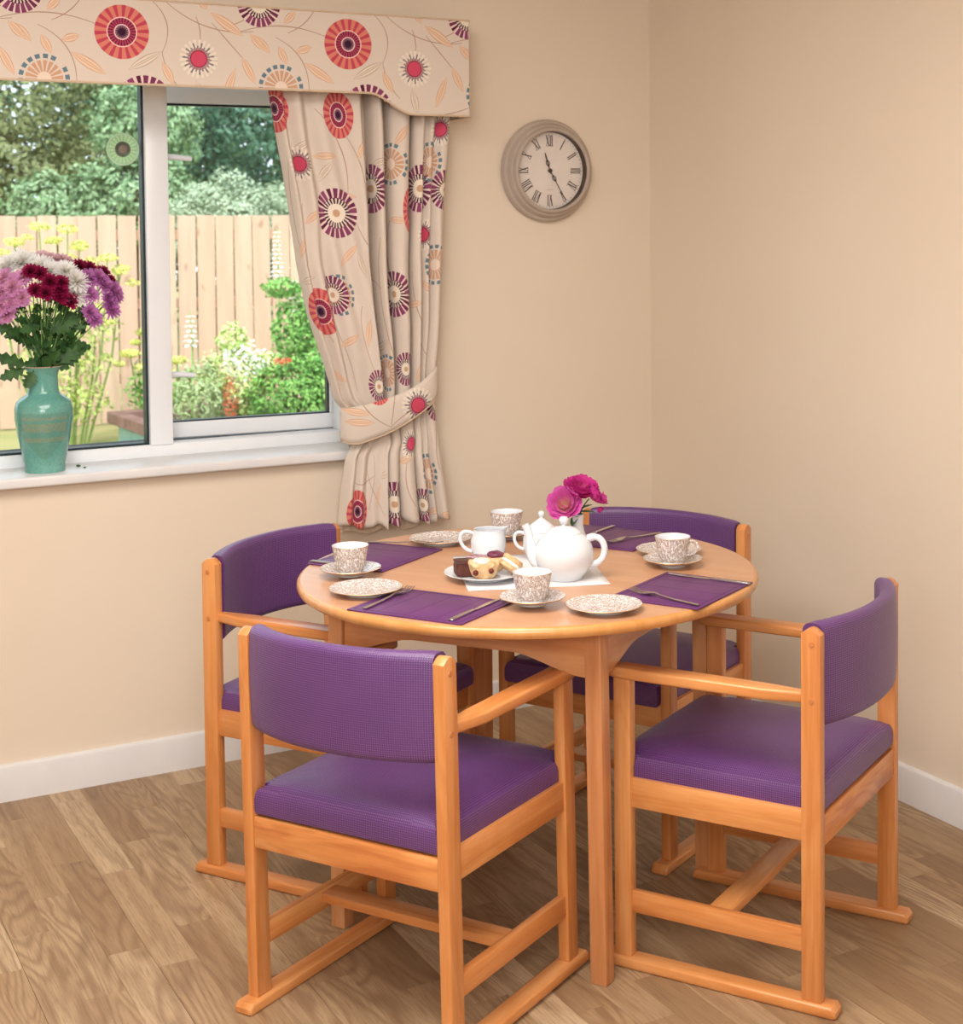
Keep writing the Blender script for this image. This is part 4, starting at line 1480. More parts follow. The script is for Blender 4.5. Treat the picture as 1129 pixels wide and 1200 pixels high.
# cake plate and cakes
cp = empty('cake_plate', (-1.262, -1.298, NZ))
tag(cp, 'plain white plate holding the cakes', 'plate')
lathe('plate_body', [(0, .004), (.055, .004), (.064, .0055), (.078, .0105), (.0905, .0142), (.0912, .0150), (.0905, .0158), (.077, .0125), (.064, .0078), (.055, .0062), (0, .0062)], POR, cp, 56)
lathe('foot_ring', [(.048, .0041), (.049, .0002), (.053, .0002), (.054, .0041)], POR, cp, 40)
CZ = NZ + .0066
def rough_blob(bm, amp, freq, seed=0):
    from mathutils import noise as N
    for v in bm.verts:
        d = N.noise(v.co * freq + Vector((seed * 7.1, 0, 0)))
        n_ = v.co.normalized() if v.co.length > 0 else Vector((0, 0, 1))
        v.co += n_ * d * amp
choc = mottled('chocolate_cake', srgb(74, 34, 26), srgb(98, 50, 38), 90, 0.6, bmp=(500, .5))
choc2 = mottled('chocolate_icing', srgb(60, 26, 22), srgb(82, 38, 30), 60, 0.35)
dough = mottled('scone_dough', srgb(206, 162, 112), srgb(228, 194, 150), 70, 0.6, bmp=(400, .5))
fruit = mottled('jam_filling', srgb(70, 20, 18), srgb(120, 44, 30), 80, 0.3)
sugar = mottled('icing_sugar', srgb(232, 208, 196), srgb(244, 230, 220), 60, 0.6)
cream = mottled('whipped_cream', srgb(244, 236, 220), srgb(250, 244, 232), 60, 0.5)
berry = mottled('berry_glaze', srgb(84, 34, 62), srgb(128, 66, 90), 50, 0.3)
ud = Vector((.867, -.498)); dd = Vector((.4977, .8664))   # picture-right and away on the table
def at(base, r, d): return (base.x + ud.x * r + dd.x * d, base.y + ud.y * r + dd.y * d)
cb = Vector((-1.262, -1.298))
# chocolate brownie
x, y = at(cb, -.046, -.004)
br = empty('chocolate_brownie', (x, y, CZ), rot_out + .25)
tag(br, 'square dark chocolate brownie at the left of the cake plate', 'cake')
bm = bmesh.new(); add_box(bm, -.021, .021, -.024, .024, 0, .030, .005, 3)
bmesh.ops.subdivide_edges(bm, edges=bm.edges, cuts=2, use_grid_fill=True); rough_blob(bm, .002, 90)
mobj('sponge', bm, choc, br)
bm = bmesh.new(); add_box(bm, -.0215, .0215, -.0245, .0245, .027, .034, .003, 2)
bmesh.ops.subdivide_edges(bm, edges=bm.edges, cuts=2, use_grid_fill=True); rough_blob(bm, .0016, 70, 2)
mobj('icing', bm, choc2, br)
# second chocolate slice behind
x, y = at(cb, -.012, .034)
b2 = empty('chocolate_slice', (x, y, CZ), rot_out - .3)
tag(b2, 'chocolate slice with pale icing behind the fruit tart', 'cake')
bm = bmesh.new(); add_box(bm, -.030, .020, -.018, .018, 0, .030, .004, 2)
bmesh.ops.subdivide_edges(bm, edges=bm.edges, cuts=2, use_grid_fill=True); rough_blob(bm, .002, 90, 4)
mobj('sponge', bm, choc, b2)
bm = bmesh.new(); add_box(bm, -.029, .019, -.017, .017, .0285, .034, .002, 2)
bmesh.ops.subdivide_edges(bm, edges=bm.edges, cuts=2, use_grid_fill=True); rough_blob(bm, .0025, 110, 5)
mobj('icing', bm, mottled('purple_speckled_icing', srgb(120, 76, 92), srgb(214, 178, 184), 160, 0.5), b2)
# fruit tart, front
x, y = at(cb, -.002, -.030)
ft = empty('fruit_tart', (x, y, CZ), rot_out)
tag(ft, 'golden pastry tart dusted with icing sugar at the front of the cake plate', 'cake')
bm = bmesh.new()
NTt = 40
rows = []
for r, z in ((.0, .0), (.020, .0), (.026, .008), (.031, .020), (.034, .030), (.030, .036), (.020, .038), (.010, .040), (0, .041)):
    if r == 0: rows.append([bm.verts.new((0, 0, z))]); continue
    rows.append([bm.verts.new((r * (1 + .10 * sin(5 * 2 * pi * i / NTt) * (z / .04)) * cos(2 * pi * i / NTt), r * .82 * (1 + .10 * sin(5 * 2 * pi * i / NTt) * (z / .04)) * sin(2 * pi * i / NTt), z + .003 * sin(7 * 2 * pi * i / NTt) * (r > .02))) for i in range(NTt)])
for a, b in zip(rows, rows[1:]):
    for i in range(NTt):
        j = (i + 1) % NTt
        if len(a) == 1: bm.faces.new((a[0], b[i], b[j]))
        elif len(b) == 1: bm.faces.new((a[i], a[j], b[0]))
        else: bm.faces.new((a[i], a[j], b[j], b[i]))
bmesh.ops.recalc_face_normals(bm, faces=bm.faces); rough_blob(bm, .003, 60, 1)
mobj('pastry', bm, dough, ft)
for (px, py, pz, s_) in ((-.016, -.026, .016, .0065), (.018, -.026, .020, .006), (.006, -.016, .034, .005), (-.022, .002, .032, .005)):
    bm = bmesh.new(); bmesh.ops.create_icosphere(bm, subdivisions=2, radius=s_)
    bmesh.ops.translate(bm, verts=bm.verts, vec=(px, py, pz)); mobj('jam_filling', bm, fruit, ft)
bm = bmesh.new(); bmesh.ops.create_icosphere(bm, subdivisions=3, radius=.020)
for v in bm.verts: v.co.z *= .38
rough_blob(bm, .006, 70, 9)
bmesh.ops.translate(bm, verts=bm.verts, vec=(-.004, -.006, .036)); mobj('icing_sugar', bm, sugar, ft)
# glazed bun at the back
x, y = at(cb, .022, .012)
gb_ = empty('glazed_bun', (x, y, CZ), rot_out)
tag(gb_, 'round golden bun topped with dark berry glaze behind the tart', 'cake')
bm = bmesh.new(); bmesh.ops.create_icosphere(bm, subdivisions=3, radius=.022)
for v in bm.verts: v.co.z = v.co.z * 1.0 + .024
rough_blob(bm, .002, 60, 3); mobj('bun', bm, dough, gb_)
bm = bmesh.new(); bmesh.ops.create_icosphere(bm, subdivisions=3, radius=.0195)
for v in bm.verts: v.co.z = v.co.z * .42 + .0415
rough_blob(bm, .003, 90, 6); mobj('berry_glaze', bm, berry, gb_)
# cream scone on its side, right
x, y = at(cb, .056, -.004)
cs = empty('cream_scone', (x, y, CZ + .001), rot_out + .5)
tag(cs, 'split scone filled with cream leaning at the right of the cake plate', 'cake')
for k, (zc, hh, m_) in enumerate(((-.0085, .006, dough), (0, .0045, cream), (.0085, .006, dough))):
    bm = lathe_bm([(0, zc - hh), (.020, zc - hh), (.024, zc - hh * .5), (.0245, zc + hh * .4), (.021, zc + hh), (0, zc + hh)], 28)
    rough_blob(bm, .002, 80, k + 3)
    bmesh.ops.rotate(bm, verts=bm.verts, cent=(0, 0, 0), matrix=Matrix.Rotation(radians(38), 3, 'Y'))
    bmesh.ops.translate(bm, verts=bm.verts, vec=(0, 0, .0225))
    mobj('cream_filling' if k == 1 else 'scone_half', bm, m_, cs)

# ------------------------------------------------------------------ BUD VASE WITH ARTIFICIAL ROSES
bv_xy = (-0.957, -1.176)
bv = empty('bud_vase', (*bv_xy, TZ + .001))
tag(bv, 'slim white porcelain bud vase standing behind the teapot', 'vase')
lathe('vase_body', [(0, .003), (.018, .003), (.020, 0), (.022, 0), (.024, .008), (.025, .020), (.021, .036), (.015, .050), (.0125, .064), (.0130, .080), (.0150, .092), (.0140, .092), (.0115, .078), (.0110, .05), (0, .02)], POR, bv, 32)
def petal(bm, L, wd, base, dirv, upv, curl=.4, n=4):
    d = dirv.normalized(); s = d.cross(upv).normalized(); u = s.cross(d).normalized()
    rows = []
    for i in range(n + 1):
        t = i / n
        w_ = wd * (sin(pi * (0.12 + .80 * t)) ** .7) * (.5 if i == 0 else 1)
        c = base + d * (L * t) + u * (curl * L * t * t)
        rows.append((bm.verts.new(c - s * w_ + u * w_ * .25), bm.verts.new(c - u * w_ * .12), bm.verts.new(c + s * w_ + u * w_ * .25)))
    for a, b in zip(rows, rows[1:]):
        bm.faces.new((a[0], a[1], b[1], b[0])); bm.faces.new((a[1], a[2], b[2], b[1]))
def rose_bm(R, seed, axis=Vector((0, 0, 1)), layers=5, open_=1.0):
    random.seed(seed)
    bm = bmesh.new()
    ax = axis.normalized(); t1 = ax.orthogonal().normalized(); t2 = ax.cross(t1)
    for l in range(layers):
        f = (l + 1) / layers
        n = 4 + l * 2
        for k in range(n):
            a = 2 * pi * (k + .5 * (l % 2)) / n + random.uniform(-.2, .2)
            rad = t1 * cos(a) + t2 * sin(a)
            tilt = .15 + 1.15 * f * open_
            d = ax * cos(tilt) + rad * sin(tilt)
            petal(bm, R * (.55 + .5 * f) * random.uniform(.9, 1.08), R * (.26 + .24 * f), rad * R * .06, d, ax if tilt > .3 else -rad, .18 + random.uniform(-.1, .25) * f, 5)
    bmesh.ops.recalc_face_normals(bm, faces=bm.faces)
    return bm
def petal_mat(name, c_in, c_out, R):
    m, t, b = new_mat(name, None, 0.55, 0.3)
    v = coord(t, 'Object')
    x, y, z = sepxyz(t, v)
    r = (x * x + y * y + z * z).sqrt() / R
    n = noise(t, v, 140, 2)
    f = r + (n - 0.5) * 0.5
    setc(t, b, ramp(t, f, [(0.32, c_in), (0.80, c_out)]))
    tl = t.nodes.new('ShaderNodeBsdfTranslucent'); mx = t.nodes.new('ShaderNodeMixShader'); mx.inputs[0].default_value = 0.35
    src = b.inputs['Base Color'].links[0].from_socket
    t.links.new(src, tl.inputs['Color'])
    t.links.new(b.outputs[0], mx.inputs[1]); t.links.new(tl.outputs[0], mx.inputs[2])
    t.links.new(mx.outputs[0], t.nodes['Material Output'].inputs[0])
    return m
leafm = mottled('rose_leaf_green', srgb(38, 74, 40), srgb(66, 108, 54), 60, 0.5)
def leaf_bm(bm, base, tip, wd, fold=.2):
    b = Vector(base); t_ = Vector(tip); d = t_ - b; s = d.cross(Vector((0, 0, 1)))
    if s.length < 1e-5: s = Vector((1, 0, 0))
    s.normalize(); u = s.cross(d).normalized()
    rows = []
    n = 6
    for i in range(n + 1):
        q = i / n; w_ = wd * sin(pi * min(1, q * .97 + .03)) ** .8
        c = b + d * q - u * (.12 * d.length * (q * q))
        rows.append((bm.verts.new(c - s * w_ + u * w_ * fold), bm.verts.new(c), bm.verts.new(c + s * w_ + u * w_ * fold)))
    for a, c in zip(rows, rows[1:]):
        bm.faces.new((a[0], a[1], c[1], c[0])); bm.faces.new((a[1], a[2], c[2], c[1]))
def bp_(px, py, dist_shift=0.0):
    """camera ray point used only to derive the flower positions once"""
    return None
vtop = Vector((bv_xy[0], bv_xy[1], TZ + .088))
def rel(r, h, d): return Vector((vtop.x + ud.x * r + dd.x * d, vtop.y + ud.y * r + dd.y * d, vtop.z + h))
roses = [('artificial_rose', rel(-.030, .026, -.012), .043, Vector((-.5, -.7, .45)), 1, petal_mat('rose_pale_pink', srgb(250, 214, 186), srgb(230, 110, 196), .040), 'pale pink and mauve artificial rose at the left of the bud vase'),
         ('artificial_rose', rel(.006, .050, .004), .044, Vector((.0, -.45, .85)), 2, petal_mat('rose_magenta', srgb(232, 116, 160), srgb(206, 56, 148), .040), 'deep magenta artificial rose, topmost in the bud vase'),
         ('artificial_rose', rel(.030, .044, -.006), .032, Vector((.6, -.4, .5)), 3, petal_mat('rose_magenta_b', srgb(232, 120, 170), srgb(212, 66, 156), .03), 'magenta artificial rose at the right of the bud vase')]
for nm, c, R, ax, sd_, pm_, lab in roses:
    t = empty(nm, c)
    tag(t, lab, 'flower')
    mobj('petals', rose_bm(R, sd_, ax), pm_, t)
    v0 = vtop - c
    mobj('stem', tube_bm(bez(v0 - Vector((0, 0, .04)), v0 + Vector((0, 0, .01)), -ax.normalized() * .02 + Vector((0, 0, -.005)), -ax.normalized() * .004, 8), .0016, 6), leafm, t)
    if sd_ == 1:
        bm = bmesh.new(); leaf_bm(bm, v0 + Vector((0, 0, .004)), v0 + Vector((-.022, -.002, -.022)), .013); mobj('leaf', bm, leafm, t)
        bm = bmesh.new(); leaf_bm(bm, v0 + Vector((0, 0, .006)), v0 + Vector((-.010, -.014, .002)), .012); mobj('leaf', bm, leafm, t)
    if sd_ == 3:
        bm = bmesh.new(); leaf_bm(bm, v0 + Vector((0, 0, .008)), v0 + Vector((.036, -.022, .012)), .014); mobj('leaf', bm, leafm, t)
        bm = bmesh.new(); leaf_bm(bm, v0 + Vector((0, 0, .012)), v0 + Vector((.030, -.016, .030)), .013); mobj('leaf', bm, leafm, t)
        c2 = Vector((.014, -.010, -.024))
        bm = rose_bm(.013, 9, Vector((.5, -.4, -.5)), 3, .6); bmesh.ops.translate(bm, verts=bm.verts, vec=c2)
        mobj('bud', bm, petal_mat('rose_bud', srgb(206, 60, 140), srgb(196, 46, 136), .014), t)
        c3 = Vector((.020, -.012, -.004))
        bm = rose_bm(.018, 12, Vector((.8, -.4, .2)), 3, .8); bmesh.ops.translate(bm, verts=bm.verts, vec=c3)
        mobj('bud', bm, petal_mat('rose_bud_b', srgb(220, 96, 156), srgb(206, 76, 152), .02), t)

# ------------------------------------------------------------------ SILL VASE AND CHRYSANTHEMUMS
SV = Vector((-1.931, 0.058, 0.8715))
cel, ct_, cb_ = new_mat('celadon_crackle_glaze', None, 0.16, 0.6)
v = coord(ct_, 'Object')
vn = ct_.nodes.new('ShaderNodeTexVoronoi'); vn.feature = 'DISTANCE_TO_EDGE'; vn.inputs['Scale'].default_value = 95
ct_.links.new(v.k, vn.inputs['Vector'])
e_ = S(ct_, vn.outputs['Distance']).lt(0.035)
x, y, z = sepxyz(ct_, v)
base = ramp(ct_, noise(ct_, v, 12, 3), [(0.3, srgb(92, 158, 148)), (0.7, srgb(118, 176, 164))])
base = mixc(ct_, e_ * 0.35, base, srgb(72, 128, 118))
# faint gilt pattern panel on the belly
az = (x * .983 + y * -.185).atan2(x * -.185 + y * -.983)      # angle around
pn = noise(ct_, mapping(ct_, comb(ct_, az * 0.08, z, 0), (420, 160, 1)), 1.0, 1)
band = ((z - .125).abs().lt(.012)).max((z - .092).abs().lt(.006)).max((z - .150).abs().lt(.004))
base = mixc(ct_, band * pn.gt(.48) * az.abs().lt(.85) * .5, base, srgb(186, 152, 104))
cone = ((z - .04) * 14).gt(az.abs() - .15) * z.lt(.165) * z.gt(.04)
base = mixc(ct_, cone * az.abs().lt(1.0) * .3, base, srgb(90, 120, 98))
setc(ct_, cb_, base)
vs_ = empty('flower_vase', SV)
tag(vs_, 'turquoise crackle glazed vase standing on the window sill', 'vase')
lathe('vase_body', [(0, .004), (.046, .004), (.047, 0), (.0525, 0), (.0535, .008), (.054, .024), (.056, .030), (.062, .062), (.0705, .105), (.0765, .145), (.0765, .172), (.072, .190), (.060, .202), (.046, .210), (.0415, .216),
                    (.040, .226), (.039, .245), (.0385, .262), (.042, .275), (.050, .284), (.051, .287), (.048, .287), (.039, .276), (.036, .262), (.036, .22), (.03, .19), (0, .18)], cel, vs_, 56)
mobj('vase_rim', tube_bm([(.0498 * cos(a * pi / 24), .0498 * sin(a * pi / 24), .2868) for a in range(49)], .0016, 6), mottled('vase_rim_glaze', srgb(176, 150, 128), srgb(190, 166, 142), 40, 0.3), vs_)

stem_m = mottled('chrysanthemum_stem', srgb(74, 112, 54), srgb(100, 138, 72), 50, 0.6)
dleaf = mottled('chrysanthemum_leaf', srgb(30, 66, 30), srgb(58, 98, 44), 40, 0.55)
def mum_bm(R, n_lay, per, seed, wd=.16, dome=.9):
    random.seed(seed); bm = bmesh.new()
    for l in range(n_lay):
        f = (l + .6) / n_lay
        n = int(per * (.45 + .55 * f))
        for k in range(n):
            a = 2 * pi * (k + .5 * (l % 2)) / n + random.uniform(-.12, .12)
            tilt = (.12 + 1.35 * f) * random.uniform(.92, 1.08)
            d = Vector((cos(a) * sin(tilt), sin(a) * sin(tilt), cos(tilt) * dome))
            petal(bm, R * (.62 + .38 * f) * random.uniform(.88, 1.1), R * wd * .55, Vector((0, 0, -R * .1)), d, Vector((0, 0, 1)) if tilt > .2 else Vector((1, 0, 0)), -.06 + random.uniform(-.1, .15), 3)
    bmesh.ops.recalc_face_normals(bm, faces=bm.faces)
    return bm
MUMS = {}
pal = {'lilac': (petal_mat('lilac_petals', srgb(240, 190, 214), srgb(224, 158, 214), .03), .027, 5, 20, .28),
       'white': (petal_mat('white_petals', srgb(250, 248, 240), srgb(253, 252, 253), .03), .033, 7, 30, .13),
       'crimson': (petal_mat('crimson_petals', srgb(110, 24, 50), srgb(158, 20, 80), .02), .0225, 4, 15, .34),
       'pink': (petal_mat('pale_pink_petals', srgb(236, 200, 204), srgb(234, 196, 208), .024), .025, 5, 20, .2),
       'mauve': (petal_mat('mauve_petals', srgb(216, 144, 204), srgb(214, 140, 212), .03), .026, 5, 20, .26)}
for k, (m_, R, nl, per, wd_) in pal.items():
    me = bpy.data.meshes.new('flower_head'); b_ = mum_bm(R, nl, per, hash(k) % 1000 if False else len(k) * 7, wd_)
    b_.to_mesh(me); b_.free(); me.materials.append(m_)
    for p in me.polygons: p.use_smooth = True
    MUMS[k] = me
# positions: picture offsets (px) in the bouquet -> metres on the sill plane
def bpos(cx, cy, dy):
    px, py = cx / 7.056, 290 + cy / 7.056
    X = -1.93 + (px - 49) * .00225 + .19 * dy
    Z = 1.1596 + (428 - py) * .00233 + .0 * dy
    return Vector((X, .075 + dy, Z))
BL = [('lilac', 60, 240, -.03), ('lilac', 205, 240, -.035), ('lilac', 125, 300, -.05), ('lilac', 20, 350, -.04), ('lilac', 195, 415, -.055), ('lilac', 110, 450, -.05), ('lilac', 20, 480, -.04),
      ('lilac', 60, 545, -.03), ('white', 200, 140, .02), ('white', 330, 150, .01), ('white', 430, 190, -.01), ('white', 90, 165, .03), ('white', 560, 215, -.02),
      ('white', 635, 285, -.03), ('white', 650, 370, -.03), ('white', 480, 260, -.01), ('pink', 460, 105, .05), ('pink', 560, 120, .05), ('pink', 380, 110, .05),
      ('crimson', 260, 200, -.05), ('crimson', 330, 220, -.05), ('crimson', 375, 350, -.07), ('crimson', 420, 265, -.06), ('crimson', 520, 275, -.06), ('crimson', 515, 345, -.06),
      ('crimson', 500, 405, -.06), ('crimson', 575, 425, -.05), ('crimson', 310, 350, -.06), ('crimson', 680, 165, .0), ('crimson', 745, 185, .0), ('crimson', 890, 235, .0), ('crimson', 930, 270, .0),
      ('mauve', 750, 255, -.02), ('mauve', 835, 245, -.02), ('mauve', 890, 310, -.02), ('mauve', 965, 365, -.02), ('mauve', 765, 405, -.03), ('mauve', 920, 430, -.02), ('mauve', 940, 515, -.02),
      ('mauve', 760, 560, -.03), ('mauve', 985, 395, -.01), ('mauve', 780, 600, -.02)]
LBL = {'lilac': 'lilac pink chrysanthemums on the left of the bouquet', 'white': 'white chrysanthemums along the top of the bouquet',
       'crimson': 'small crimson chrysanthemums in the bouquet', 'pink': 'pale pink chrysanthemums at the back of the bouquet',
       'mauve': 'mauve chrysanthemums on the right of the bouquet'}
random.seed(21)
JT = [(random.uniform(-14, 14), random.uniform(-22, 22)) for _ in BL]
ORD = ['leftmost', 'second from left', 'third from left', 'fourth from left', 'fifth from left', 'sixth from left', 'seventh from left', 'eighth from left', 'ninth from left',
       'tenth from left', 'eleventh from left', 'twelfth from left', 'thirteenth from left', 'fourteenth from left']
RANK = [q + ' of the ' for q in ORD]
def lobed_leaf(bm, base, tip, wd):
    b = Vector(base); t_ = Vector(tip); d = t_ - b; L = d.length; d.normalize()
    s = d.cross(Vector((random.uniform(-.4, .4), -1, random.uniform(-.3, .6)))).normalized(); u = s.cross(d)
    pr = [(0, .10), (.12, .12), (.25, .75), (.33, .38), (.45, 1.0), (.55, .45), (.68, .80), (.78, .35), (.88, .45), (1, 0)]
    mid = [bm.verts.new(b + d * L * q + u * (-.10 * L * q * q)) for q, w_ in pr]
    for sg_ in (-1, 1):
        side = [bm.verts.new(b + d * L * min(1, q + .05 * w_) + s * sg_ * wd * w_ + u * (-.10 * L * q * q + .25 * wd * w_)) for q, w_ in pr]
        for i in range(len(pr) - 1):
            f = (mid[i], mid[i + 1], side[i + 1], side[i])
            bm.faces.new(f if sg_ > 0 else tuple(reversed(f)))
neck = SV + Vector((0, 0, .272))
for i, (k, cx_, cy_, dy) in enumerate(BL):
    c = bpos(cx_ + JT[i][0], cy_ + JT[i][1], dy)
    t = empty('chrysanthemum', c)
    same = sorted([q for q in range(len(BL)) if BL[q][0] == k], key=lambda q: BL[q][1] + JT[q][0])
    tag(t, RANK[same.index(i)] + LBL[k], 'flower', k + ' chrysanthemums in the window vase')
    out = Vector((c.x - SV.x - .04, c.y - SV.y - .16, (c.z - neck.z) * .45)).normalized()
    h = bpy.data.objects.new('flower_head', MUMS[k]); link(h, t)
    q = out.to_track_quat('Z', 'Y'); h.rotation_mode = 'QUATERNION'; h.rotation_quaternion = q
    s_ = random.uniform(1.1, 1.4); h.scale = (s_, s_, s_)
    nk = neck - c + Vector((random.uniform(-.018, .018), random.uniform(-.018, .018), -.03))
    r_ = pal[k][1]
    mid = nk + Vector(((c.x - SV.x) * .22, (c.y - SV.y) * .2, .10))
    end = -out * r_ * .25
    pth = bez(nk, nk + Vector(((c.x - SV.x) * .1, 0, .08)), end - out * .05 + Vector((0, 0, -.03)), end, 8)
    mobj('stem', tube_bm(pth, [.0019] * 5 + [.0014] * 4, 5), stem_m, t)
    for w_ in range(2 + (i % 3 == 0)):
        idx = random.choice([2, 3, 4, 5])
        b = pth[idx]
        ang = random.uniform(0, 2 * pi)
        L = random.uniform(.035, .065)
        tip = b + Vector((cos(ang) * L + (c.x - SV.x) * .12, min(.04, sin(ang) * L * .6) - .008, random.uniform(-.35, .55) * L))
        if (tip + c).y > .178: tip.y = .172 - c.y
        bm = bmesh.new(); lobed_leaf(bm, b, tip, L * .36); mobj('leaf', bm, dleaf, t)
# drooping leaves over the rim
SPR = [((-.03, -.035, .280), (-.055, -.050, .235), 'green leaf hanging down over the left of the turquoise vase neck'),
       ((-.045, -.01, .285), (-.115, -.03, .262), 'dark leaf spray drooping out left of the turquoise vase rim'),
       ((.04, -.02, .285), (.095, -.03, .318), 'dark leaf spray reaching out right of the turquoise vase rim'),
       ((-.01, -.04, .286), (.03, -.075, .33), 'dark leaf standing up at the front centre of the vase mouth'),
       ((-.04, -.02, .29), (-.13, -.03, .325), 'dark leaf spray rising to the left above the vase mouth'),
       ((.03, -.03, .29), (.12, -.02, .345), 'long dark leaf rising to the right above the vase mouth')]
for b, tp_, lab in SPR:
    t = empty('foliage_sprig', SV)
    tag(t, lab, 'leaf', 'leaf sprays at the vase neck')
    bm = bmesh.new(); lobed_leaf(bm, b, tp_, .024); mobj('leaf', bm, dleaf, t)
    mobj('stem', tube_bm([(b[0] * .5, b[1] * .5, .25), (b[0] * .8, b[1] * .8, .275), b], .0014, 5), stem_m, t)
# fallen bits on the sill
for (x, y, s_) in ((-1.838, .080, .0062), (-1.828, .045, .0035)):
    bm = bmesh.new(); bmesh.ops.create_icosphere(bm, subdivisions=2, radius=s_)
    for v_ in bm.verts: v_.co.z = v_.co.z * .5 + s_ * .5 + .0003
    rough_blob(bm, .0015, 200, s_ * 1000)
    o = mobj('fallen_petal', bm, leafm); o.location = (x, y, .871)
    tag(o, ('larger' if s_ > .005 else 'smaller') + ' dark fallen leaf crumb on the white sill right of the vase', 'leaf', 'fallen bits on the sill')

# ------------------------------------------------------------------ GARDEN
def foliage_mat(name, cols, rough=0.6):
    m, t, b = new_mat(name, None, rough, 0.3)
    g = t.nodes.new('ShaderNodeNewGeometry')
    r = S(t, g.outputs['Random Per Island'])
    n = len(cols)
    setc(t, b, ramp(t, r, [(i / (n - 1), c) for i, c in enumerate(cols)]))
    return m
GL = foliage_mat('tree_leaves', [srgb(92, 124, 84), srgb(126, 158, 112), srgb(152, 180, 136), srgb(176, 200, 156), srgb(112, 144, 100)])
GL2 = foliage_mat('olive_leaves', [srgb(112, 120, 76), srgb(138, 144, 98), srgb(158, 168, 118), srgb(124, 130, 86)])
GL3 = foliage_mat('pale_leaves', [srgb(140, 160, 130), srgb(176, 192, 160), srgb(198, 210, 182), srgb(156, 176, 138)])
GL4 = foliage_mat('dark_leaves', [srgb(60, 92, 78), srgb(86, 124, 102), srgb(112, 152, 128), srgb(70, 104, 86)])
GL5 = foliage_mat('bright_leaves', [srgb(86, 142, 62), srgb(122, 176, 84), srgb(154, 200, 106), srgb(60, 108, 50)])
GL6 = foliage_mat('yellow_leaves', [srgb(206, 208, 96), srgb(226, 222, 120), srgb(238, 234, 158), srgb(176, 190, 84)])
WF = foliage_mat('white_blossom', [srgb(240, 240, 236), srgb(250, 248, 246), srgb(226, 232, 224)])
RF = foliage_mat('red_blossom', [srgb(206, 96, 60), srgb(226, 128, 88), srgb(190, 70, 60)])
BK = mottled('bark', srgb(86, 70, 56), srgb(110, 92, 74), 20, 0.9)
def cloud_bm(blobs, n, size, seed, bm=None):
    """leaves scattered on and in ellipsoid blobs (cx,cy,cz,rx,ry,rz)"""
    random.seed(seed)
    vs, fs = [], []
    tot = sum(b[3] * b[5] for b in blobs)
    for b in blobs:
        k = int(n * b[3] * b[5] / tot)
        for _ in range(k):
            d = Vector((random.gauss(0, 1), random.gauss(0, 1), random.gauss(0, 1))).normalized()
            r = random.uniform(.55, 1.0) ** .5
            lump = 1 + .16 * sin(d.x * 7 + seed) * sin(d.z * 8 + seed * 2) + .1 * sin(d.y * 11)
            c = Vector((b[0] + d.x * b[3] * r * lump, b[1] + d.y * b[4] * r * lump, b[2] + d.z * b[5] * r * lump))
            nrm = (d + Vector((random.uniform(-1, 1), random.uniform(-1, 1), random.uniform(-.4, 1)))).normalized()
            t1 = nrm.orthogonal().normalized(); t2 = nrm.cross(t1)
            a = random.uniform(0, 6.28); u = t1 * cos(a) + t2 * sin(a); w_ = nrm.cross(u)
            s_ = size * random.uniform(.6, 1.35)
            i0 = len(vs)
            vs += [c - u * s_, c + w_ * s_ * .45 - nrm * s_ * .1, c + u * s_, c - w_ * s_ * .45 - nrm * s_ * .1]
            fs.append((i0, i0 + 1, i0 + 2, i0 + 3))
    return vs, fs
def foliage(name, blobs, n, size, seed, mat, parent):
    vs, fs = cloud_bm(blobs, n, size, seed)
    me = bpy.data.meshes.new(name); me.from_pydata([tuple(v) for v in vs], [], fs); me.materials.append(mat); me.update()
    o = bpy.data.objects.new(name, me); link(o, parent)
    o['kind'] = 'stuff'
    return o
GZ = 0.03
bm = bmesh.new(); add_box(bm, -16, 22, 0.42, 40, GZ - .25, GZ)
lm, lt, lb = new_mat('lawn_grass', None, 0.9, 0.1)
v = coord(lt, 'Object')
gcol = ramp(lt, noise(lt, v, 1.3, 4), [(0.3, srgb(146, 152, 98)), (0.5, srgb(190, 180, 130)), (0.7, srgb(164, 168, 110))])
gcol = mixc(lt, noise(lt, v, 40, 3) * 0.4, gcol, srgb(110, 128, 62))
setc(lt, lb, gcol)
bump(lt, lb, noise(lt, v, 60, 3), .6, .02)
struct(mobj('lawn', bm, lm, smooth=False), 'patchy yellow green lawn outside')
# fence
fm, ft_, fb_ = new_mat('fence_board_wood', None, 0.8, 0.15)
v = coord(ft_, 'UV'); r = objrand(ft_)
vn_ = mapping(ft_, v, (14, 1.2, 1), comb(ft_, r * 9.0, r * 5.0, 0))
fc = ramp(ft_, r, [(0, srgb(212, 174, 150)), (.5, srgb(218, 186, 162)), (1, srgb(206, 168, 148))])
fc = mixc(ft_, (noise(ft_, vn_, 1.0, 4) - .42).max(0.0) * 1.6, fc, srgb(176, 146, 126))
vk = noise(ft_, mapping(ft_, v, (9, 5, 1), comb(ft_, r * 9.0, r * 5.0, 0)), 1.0, 1)
fc = mixc(ft_, (vk - .66).max(0.0) * 6, fc, srgb(134, 100, 78))
setc(ft_, fb_, fc)
fa = radians(-7)
fence = empty('garden_fence', (0.3, 7.66, GZ), fa)
tag(fence, 'pale vertical board garden fence beyond the lawn', 'fence')
bm = bmesh.new(); add_box(bm, -.0675, .0675, -.010, .010, 0.0, 1.59, .003, 1); bm.normal_update(); box_uv(bm, 2)
me = bpy.data.meshes.new('board'); bm.to_mesh(me); bm.free(); me.materials.append(fm)
random.seed(3)
